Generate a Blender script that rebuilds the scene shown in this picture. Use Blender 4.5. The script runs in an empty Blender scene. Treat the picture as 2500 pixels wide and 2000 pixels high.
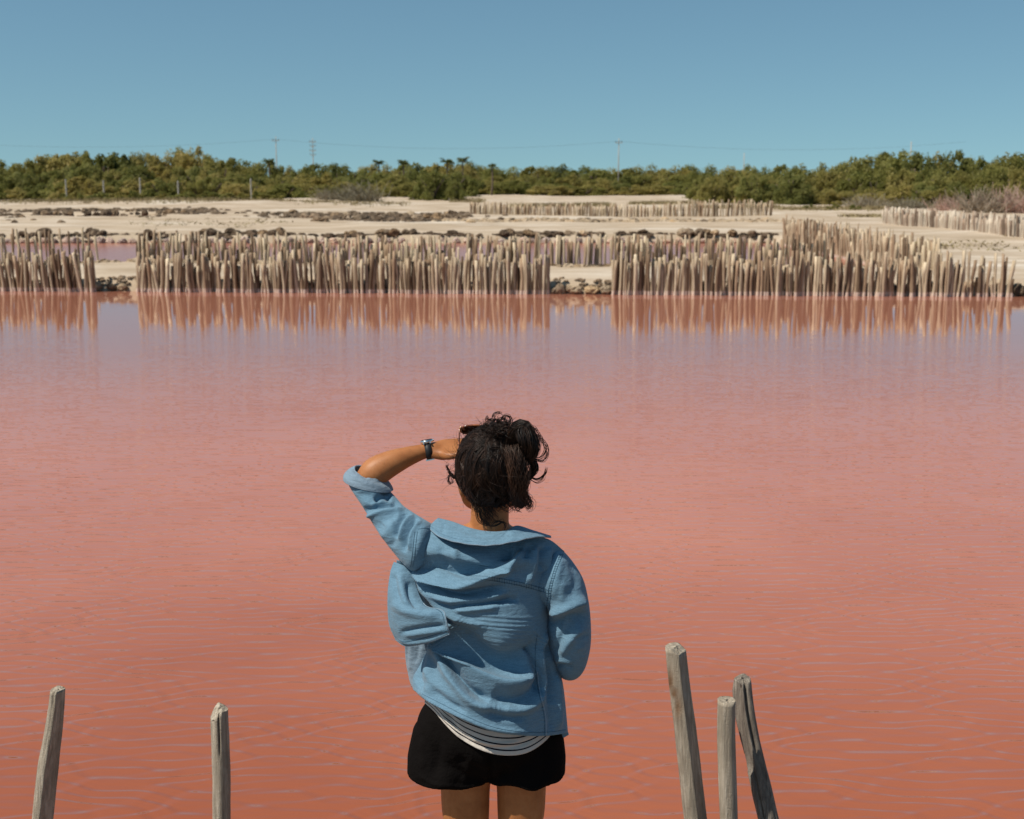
import bpy, bmesh, math, random
import numpy as np
from mathutils import Vector, Matrix, noise
from mathutils.bvhtree import BVHTree

R = math.radians
SC = bpy.context.scene
COL = SC.collection
random.seed(7)
rng = np.random.default_rng(7)

# ------------------------------------------------------------------ camera
PITCH, FPX, EYE = R(10.44), 2986.0, 2.6
cam_data = bpy.data.cameras.new('camera')
cam_data.sensor_width = 36.0
cam_data.lens = 36.0 * FPX / 2500.0
cam_data.clip_start, cam_data.clip_end = 0.05, 20000.0
cam_data.dof.use_dof = True
cam_data.dof.focus_distance = 3.1
cam_data.dof.aperture_fstop = 7.5
cam = bpy.data.objects.new('camera', cam_data)
COL.objects.link(cam)
cam.location = (0, 0, EYE)
cam.rotation_euler = (math.pi / 2 - PITCH, 0, 0)
SC.camera = cam

# ------------------------------------------------------------------ sky, sun, exposure
LIGHT = Vector((0.51, 0.27, -0.82)).normalized()          # the way sunlight travels
SUN_EL = math.asin(-LIGHT.z)
SUN_AZ = math.atan2(-LIGHT.x, -LIGHT.y)
world = bpy.data.worlds.new('World')
SC.world = world
world.use_nodes = True
wn, wl = world.node_tree.nodes, world.node_tree.links
bg = wn['Background']
sky = wn.new('ShaderNodeTexSky')
sky.sky_type = 'NISHITA'
sky.sun_disc = False
sky.sun_elevation = SUN_EL
sky.sun_rotation = SUN_AZ
sky.altitude = 0.0
sky.air_density = 1.0
sky.dust_density = 0.6
sky.ozone_density = 3.0
wtc = wn.new('ShaderNodeTexCoord')
wadd = wn.new('ShaderNodeVectorMath'); wadd.operation = 'ADD'
wadd.inputs[1].default_value = (0, 0, 0.10)
wl.new(wtc.outputs['Generated'], wadd.inputs[0])
wnorm = wn.new('ShaderNodeVectorMath'); wnorm.operation = 'NORMALIZE'
wl.new(wadd.outputs[0], wnorm.inputs[0])
wl.new(wnorm.outputs[0], sky.inputs['Vector'])
wtint = wn.new('ShaderNodeMix'); wtint.data_type = 'RGBA'; wtint.blend_type = 'MULTIPLY'
wtint.inputs[0].default_value = 1.0
wl.new(sky.outputs[0], wtint.inputs[6])
wtint.inputs[7].default_value = (0.89, 1.08, 0.97, 1)
wl.new(wtint.outputs[2], bg.inputs['Color'])
bg.inputs['Strength'].default_value = 0.095
sun_data = bpy.data.lights.new('sun', 'SUN')
sun_data.energy = 5.0
sun_data.angle = R(0.53)
sun_data.color = (1.0, 0.93, 0.82)
sun = bpy.data.objects.new('sun', sun_data)
COL.objects.link(sun)
sun.rotation_euler = LIGHT.to_track_quat('-Z', 'Y').to_euler()
SC.view_settings.view_transform = 'Standard'
SC.view_settings.look = 'None'
SC.view_settings.exposure = 0.0
SC.view_settings.gamma = 1.0
SC.view_settings.use_curve_mapping = False
SC.render.engine = 'CYCLES'
SC.cycles.max_bounces = 6
SC.cycles.use_denoising = True

# ------------------------------------------------------------------ helpers
CP, SP = math.cos(PITCH), math.sin(PITCH)

def ray(px, py):
    u, v = (px - 1250.0) / FPX, (1000.0 - py) / FPX
    return Vector((u, CP + v * SP, -SP + v * CP))

def P(px, py, y):
    """The point seen at a photo measurement, standing y metres in front of the eye."""
    d = ray(px, py)
    t = y / d.y
    return Vector((d.x * t, y, EYE + d.z * t))

def G(px, py, z=0.0):
    """The point seen at a photo measurement, lying at height z."""
    d = ray(px, py)
    t = (z - EYE) / d.z
    return Vector((d.x * t, d.y * t, z))

def to_px(v):
    """(N,3) metres -> (N,2) photo measurement, for reading fold positions off the photograph."""
    X, Y, Z = v[:, 0], v[:, 1], v[:, 2] - EYE
    f = Y * CP - Z * SP
    up = Y * SP + Z * CP
    return np.stack([1250 + FPX * X / f, 1000 - FPX * up / f], 1)

def prop(o, label=None, cat=None, group=None, kind=None):
    if label: o['label'] = label
    if cat: o['category'] = cat
    if group: o['group'] = group
    if kind: o['kind'] = kind
    return o

def mesh_data(name, verts, faces, mat=None, smooth=True):
    me = bpy.data.meshes.new(name)
    me.from_pydata([tuple(map(float, v)) for v in verts], [], [tuple(map(int, f)) for f in faces])
    if mat: me.materials.append(mat)
    if smooth: me.polygons.foreach_set('use_smooth', [True] * len(me.polygons))
    me.update()
    return me

def link(name, me, parent=None, loc=None):
    o = bpy.data.objects.new(name, me)
    COL.objects.link(o)
    if parent is not None:
        o.parent = parent
    if loc is not None: o.location = loc
    return o

def empty(name, loc=(0, 0, 0)):
    o = bpy.data.objects.new(name, None)
    o.empty_display_size = 0.2
    o.location = loc
    COL.objects.link(o)
    return o

def child(o, parent):
    """Parent while keeping the mesh where its world coordinates put it."""
    o.parent = parent
    o.matrix_parent_inverse = Matrix.Translation(parent.location).inverted()
    return o

def spline(pts, n):
    """Catmull-Rom through pts (any dimension), n samples evenly spaced by length."""
    p = np.asarray(pts, float)
    if len(p) == 2:
        t = np.linspace(0, 1, n)[:, None]
        return p[0] * (1 - t) + p[1] * t
    q = np.vstack([2 * p[0] - p[1], p, 2 * p[-1] - p[-2]])
    out = []
    for i in range(1, len(q) - 2):
        t = np.linspace(0, 1, 24, endpoint=False)[:, None]
        a, b, c, d = q[i - 1], q[i], q[i + 1], q[i + 2]
        out.append(0.5 * ((2 * b) + (-a + c) * t + (2 * a - 5 * b + 4 * c - d) * t ** 2 + (-a + 3 * b - 3 * c + d) * t ** 3))
    out.append(p[-1:])
    s = np.vstack(out)
    L = np.concatenate([[0], np.cumsum(np.linalg.norm(np.diff(s, axis=0), axis=1))])
    w = np.linspace(0, L[-1], n)
    return np.stack([np.interp(w, L, s[:, k]) for k in range(s.shape[1])], 1)

def grid_faces(nu, nv, wrap=False, off=0):
    """nv rows of nu points."""
    f = []
    for j in range(nv - 1):
        for i in range(nu - 1 + (1 if wrap else 0)):
            a, b = off + j * nu + i, off + j * nu + (i + 1) % nu
            f.append((a, b, b + nu, a + nu))
    return f

def tube(path, radii, sides=8, cap=True, off=0, ex=1.0):
    """Tapered tube round a path: (verts, faces)."""
    p = np.asarray(path, float)
    n = len(p)
    r = np.broadcast_to(np.asarray(radii, float), (n,))
    t = np.gradient(p, axis=0)
    t /= np.linalg.norm(t, axis=1)[:, None] + 1e-12
    ref = np.array([0, 0, 1.0]) if abs(t[0, 2]) < 0.9 else np.array([1.0, 0, 0])
    u = np.cross(t, ref); u /= np.linalg.norm(u, axis=1)[:, None] + 1e-9
    w = np.cross(t, u)
    a = np.linspace(0, 2 * np.pi, sides, endpoint=False)
    v = p[:, None, :] + r[:, None, None] * (np.cos(a)[None, :, None] * u[:, None, :] + ex * np.sin(a)[None, :, None] * w[:, None, :])
    v = v.reshape(-1, 3)
    f = grid_faces(sides, n, True, off)
    if cap:
        f.append(tuple(off + i for i in range(sides))[::-1])
        f.append(tuple(off + (n - 1) * sides + i for i in range(sides)))
    return v, f

class MB:
    """Collects shapes into one mesh."""
    def __init__(self): self.v, self.f, self.n = [], [], 0
    def add(self, v, f):
        v = np.asarray(v, float)
        self.f += [tuple(i + self.n for i in q) for q in f]
        self.v.append(v); self.n += len(v)
        return self
    def tube(self, *a, **k): return self.add(*tube(*a, **k))
    def ball(self, c, r, rot=None, nu=20, nv=12):
        th = np.linspace(0, np.pi, nv); ph = np.linspace(0, 2 * np.pi, nu, endpoint=False)
        s = np.stack([np.outer(np.sin(th), np.cos(ph)), np.outer(np.sin(th), np.sin(ph)), np.outer(np.cos(th), np.ones(nu))], 2).reshape(-1, 3)
        s = s * np.asarray(r, float)
        if rot is not None: s = s @ np.array(rot.to_matrix()).T
        return self.add(s + np.asarray(c, float), [q[::-1] for q in grid_faces(nu, nv, True)])
    def box(self, c, s, rot=None):
        q = np.array([(x, y, z) for x in (-.5, .5) for y in (-.5, .5) for z in (-.5, .5)]) * np.asarray(s, float)
        if rot is not None: q = q @ np.array(rot.to_matrix()).T
        return self.add(q + np.asarray(c, float), [(0, 1, 3, 2), (4, 6, 7, 5), (0, 4, 5, 1), (2, 3, 7, 6), (0, 2, 6, 4), (1, 5, 7, 3)])
    def data(self, name, mat=None, smooth=True):
        return mesh_data(name, np.vstack(self.v), self.f, mat, smooth)

def vnoise(v, scale, seed=0.0):
    o = Vector((seed * 13.7, seed * 7.1, seed * 3.3))
    return np.array([noise.noise(Vector(p) * scale + o) for p in v])

# ------------------------------------------------------------------ materials
class NT:
    def __init__(self, name):
        self.m = bpy.data.materials.new(name)
        self.m.use_nodes = True
        self.n, self.l = self.m.node_tree.nodes, self.m.node_tree.links
        self.b = self.n['Principled BSDF']
    def new(self, t, **k):
        x = self.n.new(t)
        for a, v in k.items(): setattr(x, a, v)
        return x
    def coords(self, kind='Object', scale=(1, 1, 1)):
        c = self.new('ShaderNodeTexCoord'); m = self.new('ShaderNodeMapping')
        m.inputs['Scale'].default_value = scale
        self.l.new(c.outputs[kind], m.inputs['Vector'])
        return m.outputs[0]
    def noise(self, vec, scale, detail=4, rough=0.55, dist=0.0):
        x = self.new('ShaderNodeTexNoise')
        x.inputs['Scale'].default_value = scale
        x.inputs['Detail'].default_value = detail
        x.inputs['Roughness'].default_value = rough
        x.inputs['Distortion'].default_value = dist
        self.l.new(vec, x.inputs['Vector'])
        return x.outputs['Fac']
    def ramp(self, fac, stops):
        x = self.new('ShaderNodeValToRGB')
        e = x.color_ramp.elements
        while len(e) < len(stops): e.new(0.5)
        for q, (p, c) in zip(e, stops):
            q.position = p; q.color = (*c, 1) if len(c) == 3 else c
        self.l.new(fac, x.inputs[0])
        return x.outputs[0]
    def mix(self, fac, a, b, blend='MIX'):
        x = self.new('ShaderNodeMix', data_type='RGBA', blend_type=blend)
        for i, val in ((0, fac), (6, a), (7, b)):
            if isinstance(val, (int, float)): x.inputs[i].default_value = val
            elif isinstance(val, tuple): x.inputs[i].default_value = (*val, 1)
            else: self.l.new(val, x.inputs[i])
        return x.outputs[2]
    def math(self, op, a, b=None, clamp=False):
        x = self.new('ShaderNodeMath', operation=op, use_clamp=clamp)
        for i, val in ((0, a), (1, b)):
            if val is None: continue
            if isinstance(val, (int, float)): x.inputs[i].default_value = val
            else: self.l.new(val, x.inputs[i])
        return x.outputs[0]
    def bump(self, h, strength, dist):
        x = self.new('ShaderNodeBump')
        x.inputs['Strength'].default_value = strength
        x.inputs['Distance'].default_value = dist
        self.l.new(h, x.inputs['Height'])
        self.l.new(x.outputs[0], self.b.inputs['Normal'])
        return x
    def set(self, color=None, rough=0.8, spec=0.3, **k):
        if color is not None:
            if isinstance(color, tuple): self.b.inputs['Base Color'].default_value = (*color, 1)
            else: self.l.new(color, self.b.inputs['Base Color'])
        self.b.inputs['Roughness'].default_value = rough
        self.b.inputs['Specular IOR Level'].default_value = spec
        for a, v in k.items(): self.b.inputs[a].default_value = v
        return self.m

M = {}
# sand
t = NT('sand'); c = t.coords('Object')
big = t.noise(c, 0.25, 5, 0.6); fine = t.noise(c, 6.0, 5, 0.65); salt = t.noise(c, 0.09, 4, 0.6); streak = t.noise(t.coords('Object', (0.25, 1, 1)), 0.55, 6, 0.68, 0.4)
col = t.ramp(big, [(0.3, (0.34, 0.26, 0.18)), (0.48, (0.50, 0.40, 0.295)), (0.68, (0.61, 0.51, 0.40))])
col = t.mix(t.ramp(salt, [(0.52, (0, 0, 0)), (0.66, (1, 1, 1))]), col, (0.68, 0.60, 0.50))
col = t.mix(t.ramp(streak, [(0.40, (0.65, 0.65, 0.65)), (0.54, (0, 0, 0))]), col, (0.36, 0.27, 0.185))
col = t.mix(t.math('MULTIPLY', fine, 0.45), col, (0.36, 0.27, 0.18))
geo = t.new('ShaderNodeNewGeometry'); sx = t.new('ShaderNodeSeparateXYZ'); t.l.new(geo.outputs['Position'], sx.inputs[0])
wet = t.new('ShaderNodeMapRange'); wet.inputs['From Min'].default_value = 7.0; wet.inputs['From Max'].default_value = 5.0
t.l.new(sx.outputs[1], wet.inputs['Value'])
col = t.mix(wet.outputs[0], col, t.ramp(fine, [(0.3, (0.17, 0.105, 0.070)), (0.7, (0.27, 0.18, 0.125))]))      # dark brown added to the unseen near bank to cut bounced light
t.bump(fine, 0.5, 0.05)
M['sand'] = t.set(col, 0.95, 0.1)

# wooden stakes: a different tone per stake
def wood(name, dark, mid, pale, salt_h, near=False):
    t = NT(name); c = t.coords('Object', (1, 1, 0.07) if near else (1, 1, 0.12))
    oi = t.new('ShaderNodeObjectInfo')
    g1 = t.noise(c, 60 if near else 22, 6, 0.7); g2 = t.noise(c, 9 if near else 5, 4, 0.6, 0.6)
    col = t.ramp(g1, [(0.28, dark), (0.5, mid), (0.72, pale)])
    col = t.mix(t.ramp(g2, [(0.35, (0, 0, 0)), (0.6, (1, 1, 1))]), t.mix(0.6, col, dark), col)
    if not near:
        tone = t.ramp(oi.outputs['Random'], [(0.0, (0.30, 0.24, 0.20)), (0.15, (0.50, 0.42, 0.36)), (0.34, (0.85, 0.72, 0.62)), (0.6, (1.0, 0.97, 0.90)), (0.85, (1.2, 1.18, 1.08)), (1.0, (1.45, 1.44, 1.36))])
        col = t.mix(1.0, col, tone, 'MULTIPLY')
    geo = t.new('ShaderNodeNewGeometry'); sx = t.new('ShaderNodeSeparateXYZ')
    t.l.new(geo.outputs['Position'], sx.inputs[0])
    if salt_h:
        zz = t.math('ADD', sx.outputs[2], t.math('MULTIPLY', g2, -0.06))
        crust = t.ramp(zz, [(0.0, (1, 1, 1)), (salt_h, (1, 1, 1)), (salt_h + 0.03, (0, 0, 0))])
        col = t.mix(t.math('MULTIPLY', crust, 0.6), col, (0.74, 0.58, 0.50))
    t.bump(g1, 0.9, 0.012 if near else 0.02)
    M[name] = t.set(col, 0.85, 0.2)
wood('stake_wood', (0.22, 0.165, 0.12), (0.50, 0.405, 0.30), (0.72, 0.62, 0.49), 0.05)
wood('bleached_stake_wood', (0.30, 0.24, 0.20), (0.46, 0.40, 0.34), (0.66, 0.60, 0.54), 0.0)

# stones
def stone(name, a, b, cc):
    t = NT(name); c = t.coords('Object'); oi = t.new('ShaderNodeObjectInfo')
    n1 = t.noise(c, 2.2, 6, 0.65); n2 = t.noise(c, 9, 5, 0.7)
    col = t.ramp(n1, [(0.3, a), (0.5, b), (0.7, cc)])
    col = t.mix(1.0, col, t.ramp(oi.outputs['Random'], [(0, (0.55, 0.5, 0.48)), (0.5, (1, 1, 1)), (1, (1.35, 1.2, 1.0))]), 'MULTIPLY')
    t.bump(n2, 0.9, 0.08)
    M[name] = t.set(col, 0.92, 0.15)
stone('brown_stone', (0.06, 0.043, 0.03), (0.19, 0.14, 0.095), (0.36, 0.28, 0.19))
stone('tan_stone', (0.26, 0.19, 0.125), (0.46, 0.35, 0.235), (0.60, 0.49, 0.36))
stone('pink_crusted_stone', (0.36, 0.25, 0.20), (0.52, 0.40, 0.34), (0.68, 0.57, 0.50))

# pink brine
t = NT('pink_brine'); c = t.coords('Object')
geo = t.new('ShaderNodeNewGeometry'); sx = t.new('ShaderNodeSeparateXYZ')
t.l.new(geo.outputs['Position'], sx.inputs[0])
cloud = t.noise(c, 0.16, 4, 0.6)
shoal = t.new('ShaderNodeMapRange'); shoal.interpolation_type = 'SMOOTHSTEP'      # the brine is darker and redder by the near bank, paler further out
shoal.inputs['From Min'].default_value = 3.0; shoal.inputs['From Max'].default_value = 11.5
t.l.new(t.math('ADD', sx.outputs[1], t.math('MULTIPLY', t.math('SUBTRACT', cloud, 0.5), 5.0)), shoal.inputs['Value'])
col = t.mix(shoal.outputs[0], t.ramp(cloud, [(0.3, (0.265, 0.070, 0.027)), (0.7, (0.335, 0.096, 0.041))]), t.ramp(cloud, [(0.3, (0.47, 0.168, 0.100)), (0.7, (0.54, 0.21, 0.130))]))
deep = t.new('ShaderNodeMapRange'); deep.interpolation_type = 'SMOOTHSTEP'       # its colour turns darker and duller again towards the far dike
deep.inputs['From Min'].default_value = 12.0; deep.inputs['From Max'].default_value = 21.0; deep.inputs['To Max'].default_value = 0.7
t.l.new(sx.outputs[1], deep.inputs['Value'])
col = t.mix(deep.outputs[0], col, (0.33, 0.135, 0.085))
warp = t.noise(t.coords('Object', (1, 1.6, 1)), 1.15, 2, 0.5)
patch = t.noise(t.coords('Object', (1, 2.2, 1)), 1.6, 2, 0.5)
def ripple(deg, wavelength, amp, warp_k):
    """One train of small wind ripples, height in metres."""
    dt = t.new('ShaderNodeVectorMath', operation='DOT_PRODUCT'); tc = t.new('ShaderNodeTexCoord')
    k = 2 * math.pi / wavelength
    dt.inputs[1].default_value = (k * math.sin(R(deg)), k * math.cos(R(deg)), 0)
    t.l.new(tc.outputs['Object'], dt.inputs[0])
    ph = t.math('ADD', dt.outputs['Value'], t.math('MULTIPLY', warp, warp_k))
    s = t.math('ADD', t.math('SINE', ph), t.math('MULTIPLY', t.math('SINE', t.math('MULTIPLY', ph, 2.0)), 0.36))
    return t.math('MULTIPLY', s, -amp)                     # steep on the lee side, gentle on ours: the wind blows away from us
h = None
for q in ((-15, .132, .00172, 36), (13, .114, .00146, -40), (-2, .074, .00022, 46), (9, .34, .0004, 9)):
    r_ = ripple(*q)
    h = r_ if h is None else t.math('ADD', h, r_)
h = t.math('MULTIPLY', h, t.ramp(patch, [(0.25, (0.80, 0.80, 0.80)), (0.7, (1.0, 1.0, 1.0))]))
near = t.math('POWER', t.math('DIVIDE', 4.9, t.math('MAXIMUM', sx.outputs[1], 4.0)), 0.68)
lee = t.new('ShaderNodeMapRange'); lee.interpolation_type = 'SMOOTHSTEP'          # the pickets shelter the far side from the wind
lee.inputs['From Min'].default_value = 24.0; lee.inputs['From Max'].default_value = 13.0; lee.inputs['To Min'].default_value = 0.17
t.l.new(sx.outputs[1], lee.inputs['Value'])
calm = t.math('MULTIPLY', near, lee.outputs[0])
gust = t.ramp(t.noise(c, 0.35, 3, 0.5), [(0.3, (0.8, 0.8, 0.8)), (0.7, (1.0, 1.0, 1.0))])
h2 = t.math('MULTIPLY', t.math('MULTIPLY', h, calm), gust)
t.bump(h2, 1.0, 1.0)
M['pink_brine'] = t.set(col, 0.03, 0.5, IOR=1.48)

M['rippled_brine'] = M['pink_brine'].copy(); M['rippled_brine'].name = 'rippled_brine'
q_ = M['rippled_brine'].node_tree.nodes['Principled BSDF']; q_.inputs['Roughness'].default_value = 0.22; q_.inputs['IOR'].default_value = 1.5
# foliage
def foliage(name, a, b, cc):
    t = NT(name); c = t.coords('Object'); oi = t.new('ShaderNodeObjectInfo')
    n1 = t.noise(c, 3.0, 4, 0.6)
    col = t.ramp(n1, [(0.3, a), (0.5, b), (0.72, cc)])
    col = t.mix(1.0, col, t.ramp(oi.outputs['Random'], [(0, (0.62, 0.70, 0.60)), (0.4, (0.95, 1, 0.9)), (0.7, (1.12, 1.05, 1.0)), (1, (1.45, 1.28, 1.3))]), 'MULTIPLY')
    M[name] = t.set(col, 0.6, 0.2)
    tr = t.new('ShaderNodeBsdfTranslucent'); mx = t.new('ShaderNodeMixShader'); mx.inputs[0].default_value = 0.5
    t.l.new(col, tr.inputs[0]); t.l.new(t.b.outputs[0], mx.inputs[1]); t.l.new(tr.outputs[0], mx.inputs[2])
    t.l.new(mx.outputs[0], t.n['Material Output'].inputs['Surface'])
foliage('olive_leaf', (0.14, 0.14, 0.036), (0.24, 0.222, 0.064), (0.335, 0.29, 0.115))
foliage('dry_twig', (0.30, 0.23, 0.18), (0.44, 0.355, 0.29), (0.56, 0.47, 0.39))
foliage('palm_leaf', (0.06, 0.075, 0.025), (0.09, 0.105, 0.035), (0.13, 0.14, 0.05))
t = NT('bark'); t.bump(t.noise(t.coords('Object'), 8, 4), 0.5, 0.05); M['bark'] = t.set((0.13, 0.10, 0.075), 0.9, 0.1)
t = NT('concrete'); M['concrete'] = t.set(t.ramp(t.noise(t.coords('Object'), 4, 4), [(0.3, (0.30, 0.28, 0.24)), (0.7, (0.42, 0.39, 0.34))]), 0.9, 0.2)
t = NT('cable'); M['cable'] = t.set((0.06, 0.06, 0.06), 0.6, 0.3)
# ------------------------------------------------------------------ ground
E0, E1 = G(0, 711), G(2470, 725)
def edge_y(x):
    return E0.y + (x - E0.x) * (E1.y - E0.y) / (E1.x - E0.x)
def sm(a, b, x):
    t = np.clip((x - a) / (b - a), 0, 1)
    return t * t * (3 - 2 * t)
def wob(x, y, s):
    return np.sin(x * s + 1.3 * np.sin(y * s * 0.7 + 2)) * np.cos(y * s * 0.9 + 0.8 * np.sin(x * s * 1.3))
def box_mask(x, y, x0, x1, y0, y1, e=0.35):
    return sm(x0 - e, x0 + e, x) * (1 - sm(x1 - e, x1 + e, x)) * sm(y0 - e, y0 + e, y) * (1 - sm(y1 - e, y1 + e, y))
WALK_X = 11.6                                               # the pickets that run away from us along this line
def ground_h(x, y):
    x, y = np.asarray(x, float), np.asarray(y, float)
    land = 0.33 + 0.05 * wob(x, y, 0.35) + 0.03 * wob(x, y, 1.1) + 0.25 * np.clip(1.5 - y, 0, 2)
    land = land + sm(60, 160, y) * (0.20 * wob(x, y, 0.06) + 0.15 * wob(x + 9, y, 0.13))
    land = land + 0.55 * np.exp(-((x + 27) / 9) ** 2 - ((y - 128) / 16) ** 2)
    wv = 0.25 * wob(x, y, 0.8)
    e = edge_y(x)
    m1 = sm(3.5, 3.9, y) * (1 - sm(e - 0.15, e + 0.45, y))
    m2 = box_mask(x, y + wv, -150, WALK_X, e + 6.2, 55.3)
    m3 = box_mask(x, y + wv * 2, -75, -27, 91, 100, 0.9)
    m4 = box_mask(x, y + wv * 2, -16.5, -9.5, 82.5, 87.5, 0.8)
    m = np.maximum.reduce([m1, m2, m3, m4])
    return land * (1 - m) + (-0.45) * m

def axis(segs):
    out = [segs[0][0]]
    for a, b, s in segs:
        n = max(1, int(round((b - a) / s)))
        out += list(np.linspace(a, b, n + 1)[1:])
    return np.array(out)
gx = axis([(-4000, -800, 400), (-800, -150, 40), (-150, -48, 3), (-48, 48, 0.5), (48, 150, 3), (150, 800, 40), (800, 4000, 400)])
gy = axis([(-60, -4, 4), (-4, 5, 0.15), (5, 28, 2), (28, 38, 0.25), (38, 54, 2), (54, 58, 0.25), (58, 104, 0.6), (104, 240, 2.5), (240, 800, 20), (800, 9000, 400)])
XX, YY = np.meshgrid(gx, gy)
gv = np.stack([XX.ravel(), YY.ravel(), ground_h(XX, YY).ravel()], 1)
ground = link('ground', mesh_data('ground', gv, grid_faces(len(gx), len(gy)), M['sand']))
prop(ground, 'pale sandy ground with low dikes between the salt ponds', None, None, 'structure')
def H(x, y): return float(ground_h(np.array([x]), np.array([y]))[0])

def sheet(name, x0, x1, y0, y1, label, tilt=True, mat='pink_brine'):
    e = lambda x: edge_y(x) + y1 if tilt else y1
    s = lambda x: edge_y(x) + y0 if tilt == 2 else y0
    v = [(x0, s(x0), 0), (x1, s(x1), 0), (x1, e(x1), 0), (x0, e(x0), 0)]
    return prop(link(name, mesh_data(name, v, [(0, 1, 2, 3)], M[mat], False)), label, None, None, 'structure')
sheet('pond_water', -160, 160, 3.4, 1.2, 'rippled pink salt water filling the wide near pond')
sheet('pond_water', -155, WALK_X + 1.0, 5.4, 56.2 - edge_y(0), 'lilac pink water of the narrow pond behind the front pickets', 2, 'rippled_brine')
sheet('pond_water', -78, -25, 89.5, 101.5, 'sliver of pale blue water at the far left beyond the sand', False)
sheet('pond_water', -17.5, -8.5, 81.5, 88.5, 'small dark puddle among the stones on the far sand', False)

# ------------------------------------------------------------------ stakes and fences
def stake_mesh(i, mat):
    r = random.Random(100 + i)
    n, sides = 7, 8
    z = np.linspace(-0.5, 1.0, n)
    bend = [r.uniform(-1, 1) for _ in range(4)]
    path = np.stack([0.030 * (bend[0] * np.sin(2.4 * z + 3 * bend[2]) + .4 * bend[3] * np.sin(6 * z + 3 * bend[1])), 0.03 * bend[1] * np.sin(2.5 * z + bend[3]), z], 1)
    rad = 0.040 * (1.03 - 0.06 * (z + 0.5) / 1.5) * np.array([r.uniform(0.9, 1.1) for _ in range(n)])
    v, f = tube(path, rad, sides)
    v = v.reshape(n, sides, 3)
    a = r.uniform(0, 6.28); sl = r.uniform(0.0, 0.5)
    v[-1, :, 2] += (np.cos(np.linspace(0, 6.28, sides, endpoint=False) + a)) * 0.042 * sl
    v[-1, :, :2] = path[-1, :2] + (v[-1, :, :2] - path[-1, :2]) * 0.97
    me = mesh_data('picket', v.reshape(-1, 3), f, mat)
    me.polygons[-1].use_smooth = False
    return me
STAKES = [stake_mesh(i, M['stake_wood']) for i in range(12)]
PALE_STAKES = [stake_mesh(40 + i, M['bleached_stake_wood']) for i in range(6)]

def fence(label, line, spacing, hfun, lean, meshes=STAKES, rows=1, thick=(0.58, 1.2), jit=0.06, group='picket fences round the salt ponds'):
    """line: list of (x, y); hfun(f) -> height above the water at fraction f; lean(f) degrees."""
    pts = spline(line, 400)
    L = np.concatenate([[0], np.cumsum(np.linalg.norm(np.diff(pts, axis=0), axis=1))])
    root = empty('picket_fence', (*pts[0], H(*pts[0]) if H(*pts[0]) > 0 else 0))
    prop(root, label, 'fence', group)
    count = 0
    for row in range(rows):
        s = random.uniform(0, spacing)
        while s < L[-1] and count < 300:
            f = s / L[-1]
            x = np.interp(s, L, pts[:, 0]) + random.uniform(-.02, .02); y = np.interp(s, L, pts[:, 1]) + random.gauss(0, jit) + row * 0.1
            h = hfun(f, row)
            if h > 0.05:
                o = bpy.data.objects.new('picket', random.choice(meshes))
                COL.objects.link(o); o.parent = root
                th = random.uniform(*thick)
                o.location = (x - root.location.x, y - root.location.y, -0.02 - root.location.z)
                o.scale = (th, th, h)
                o.rotation_euler = (R(random.gauss(0, 2)), R(lean(f) + random.gauss(0, 1.8)), random.uniform(0, 6.28))
                count += 1
            s += spacing * random.uniform(0.55, 1.5)
    return root

def px_line(a, b, off=0.0):
    A, B = G(a, 711 + 14 * a / 2470), G(b, 711 + 14 * b / 2470)
    return [(A.x, edge_y(A.x) + off), (B.x, edge_y(B.x) + off)]
def front_h(lo, hi):
    def f(fr, row):
        if row == 0:
            return random.choice((random.uniform(hi - 0.22, hi), random.uniform(hi - 0.12, hi + 0.06), random.uniform(lo, hi - 0.15)))
        return random.uniform(lo * 0.9, hi - 0.1)
    return f
fence('short run of leaning front pickets at the left edge, before the first gap', px_line(-120, 236), 0.075, front_h(0.66, 1.08), lambda f: 5.5, rows=2)
fence('long middle run of front pickets between the two gaps, standing in the pink water', px_line(332, 1342), 0.072, front_h(0.68, 1.06), lambda f: 6 * (1 - f) ** 1.5 + 0.5, rows=2)
fence('right hand run of front pickets, from the second gap to the sand at right', px_line(1497, 2340), 0.062, front_h(0.66, 1.05), lambda f: 2.0, rows=2)
fence('thin broken pickets ending the front row beside bare sand at right', px_line(2345, 2478), 0.09, lambda f, r: random.choice((random.uniform(.3, .5), random.uniform(.7, 1.1))), lambda f: 0, rows=2, thick=(0.7, 1.2))
BK = 6.1
fence('back row of tall pickets at far left behind the leaning front pickets', [(G(-160, 711).x * 1.2, edge_y(-14) + BK), (-12.25, edge_y(-12) + BK)], 0.15, lambda f, r: random.uniform(1.05, 1.42), lambda f: -2.0, rows=1)
fence('back row of pickets standing in the narrow pond behind the long middle run', [(-11.1, edge_y(-11) + BK), (-1.6, edge_y(-1) + BK)], 0.12, lambda f, r: random.uniform(0.75, 1.32) * (1 - 0.12 * f), lambda f: -1.5, rows=3)
fence('back row of dark thin pickets seen through the right gap, across the lilac pond', [(-1.3, edge_y(0) + BK), (9.2, edge_y(9) + BK)], 0.11, lambda f, r: random.uniform(0.85, 1.25), lambda f: 1.0, rows=2)
fence('picket line running away from the pond corner beside the bare sand at right', [(11.35, edge_y(11) + 4.0), (11.7, 42), (11.7, 53)], 0.07, lambda f, r: random.choice((random.uniform(.6, .95), random.uniform(.9, 1.15), random.uniform(1.0, 1.25))) + .14 * f, lambda f: 3.5 + random.gauss(0, 3), rows=2, jit=.12, thick=(.6, 1.2))
FD = [(G(1145, 531, 0.1).x, 96), (G(1500, 536, 0.1).x, 90), (G(1890, 538, 0.1).x, 88)]
fence('far dark picket fence across the sand under the green scrub', FD, 0.16, lambda f, r: random.uniform(0.9, 1.3) + 0.28 * (f > 0.72), lambda f: 1.0, rows=2, thick=(0.9, 1.5))
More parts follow.
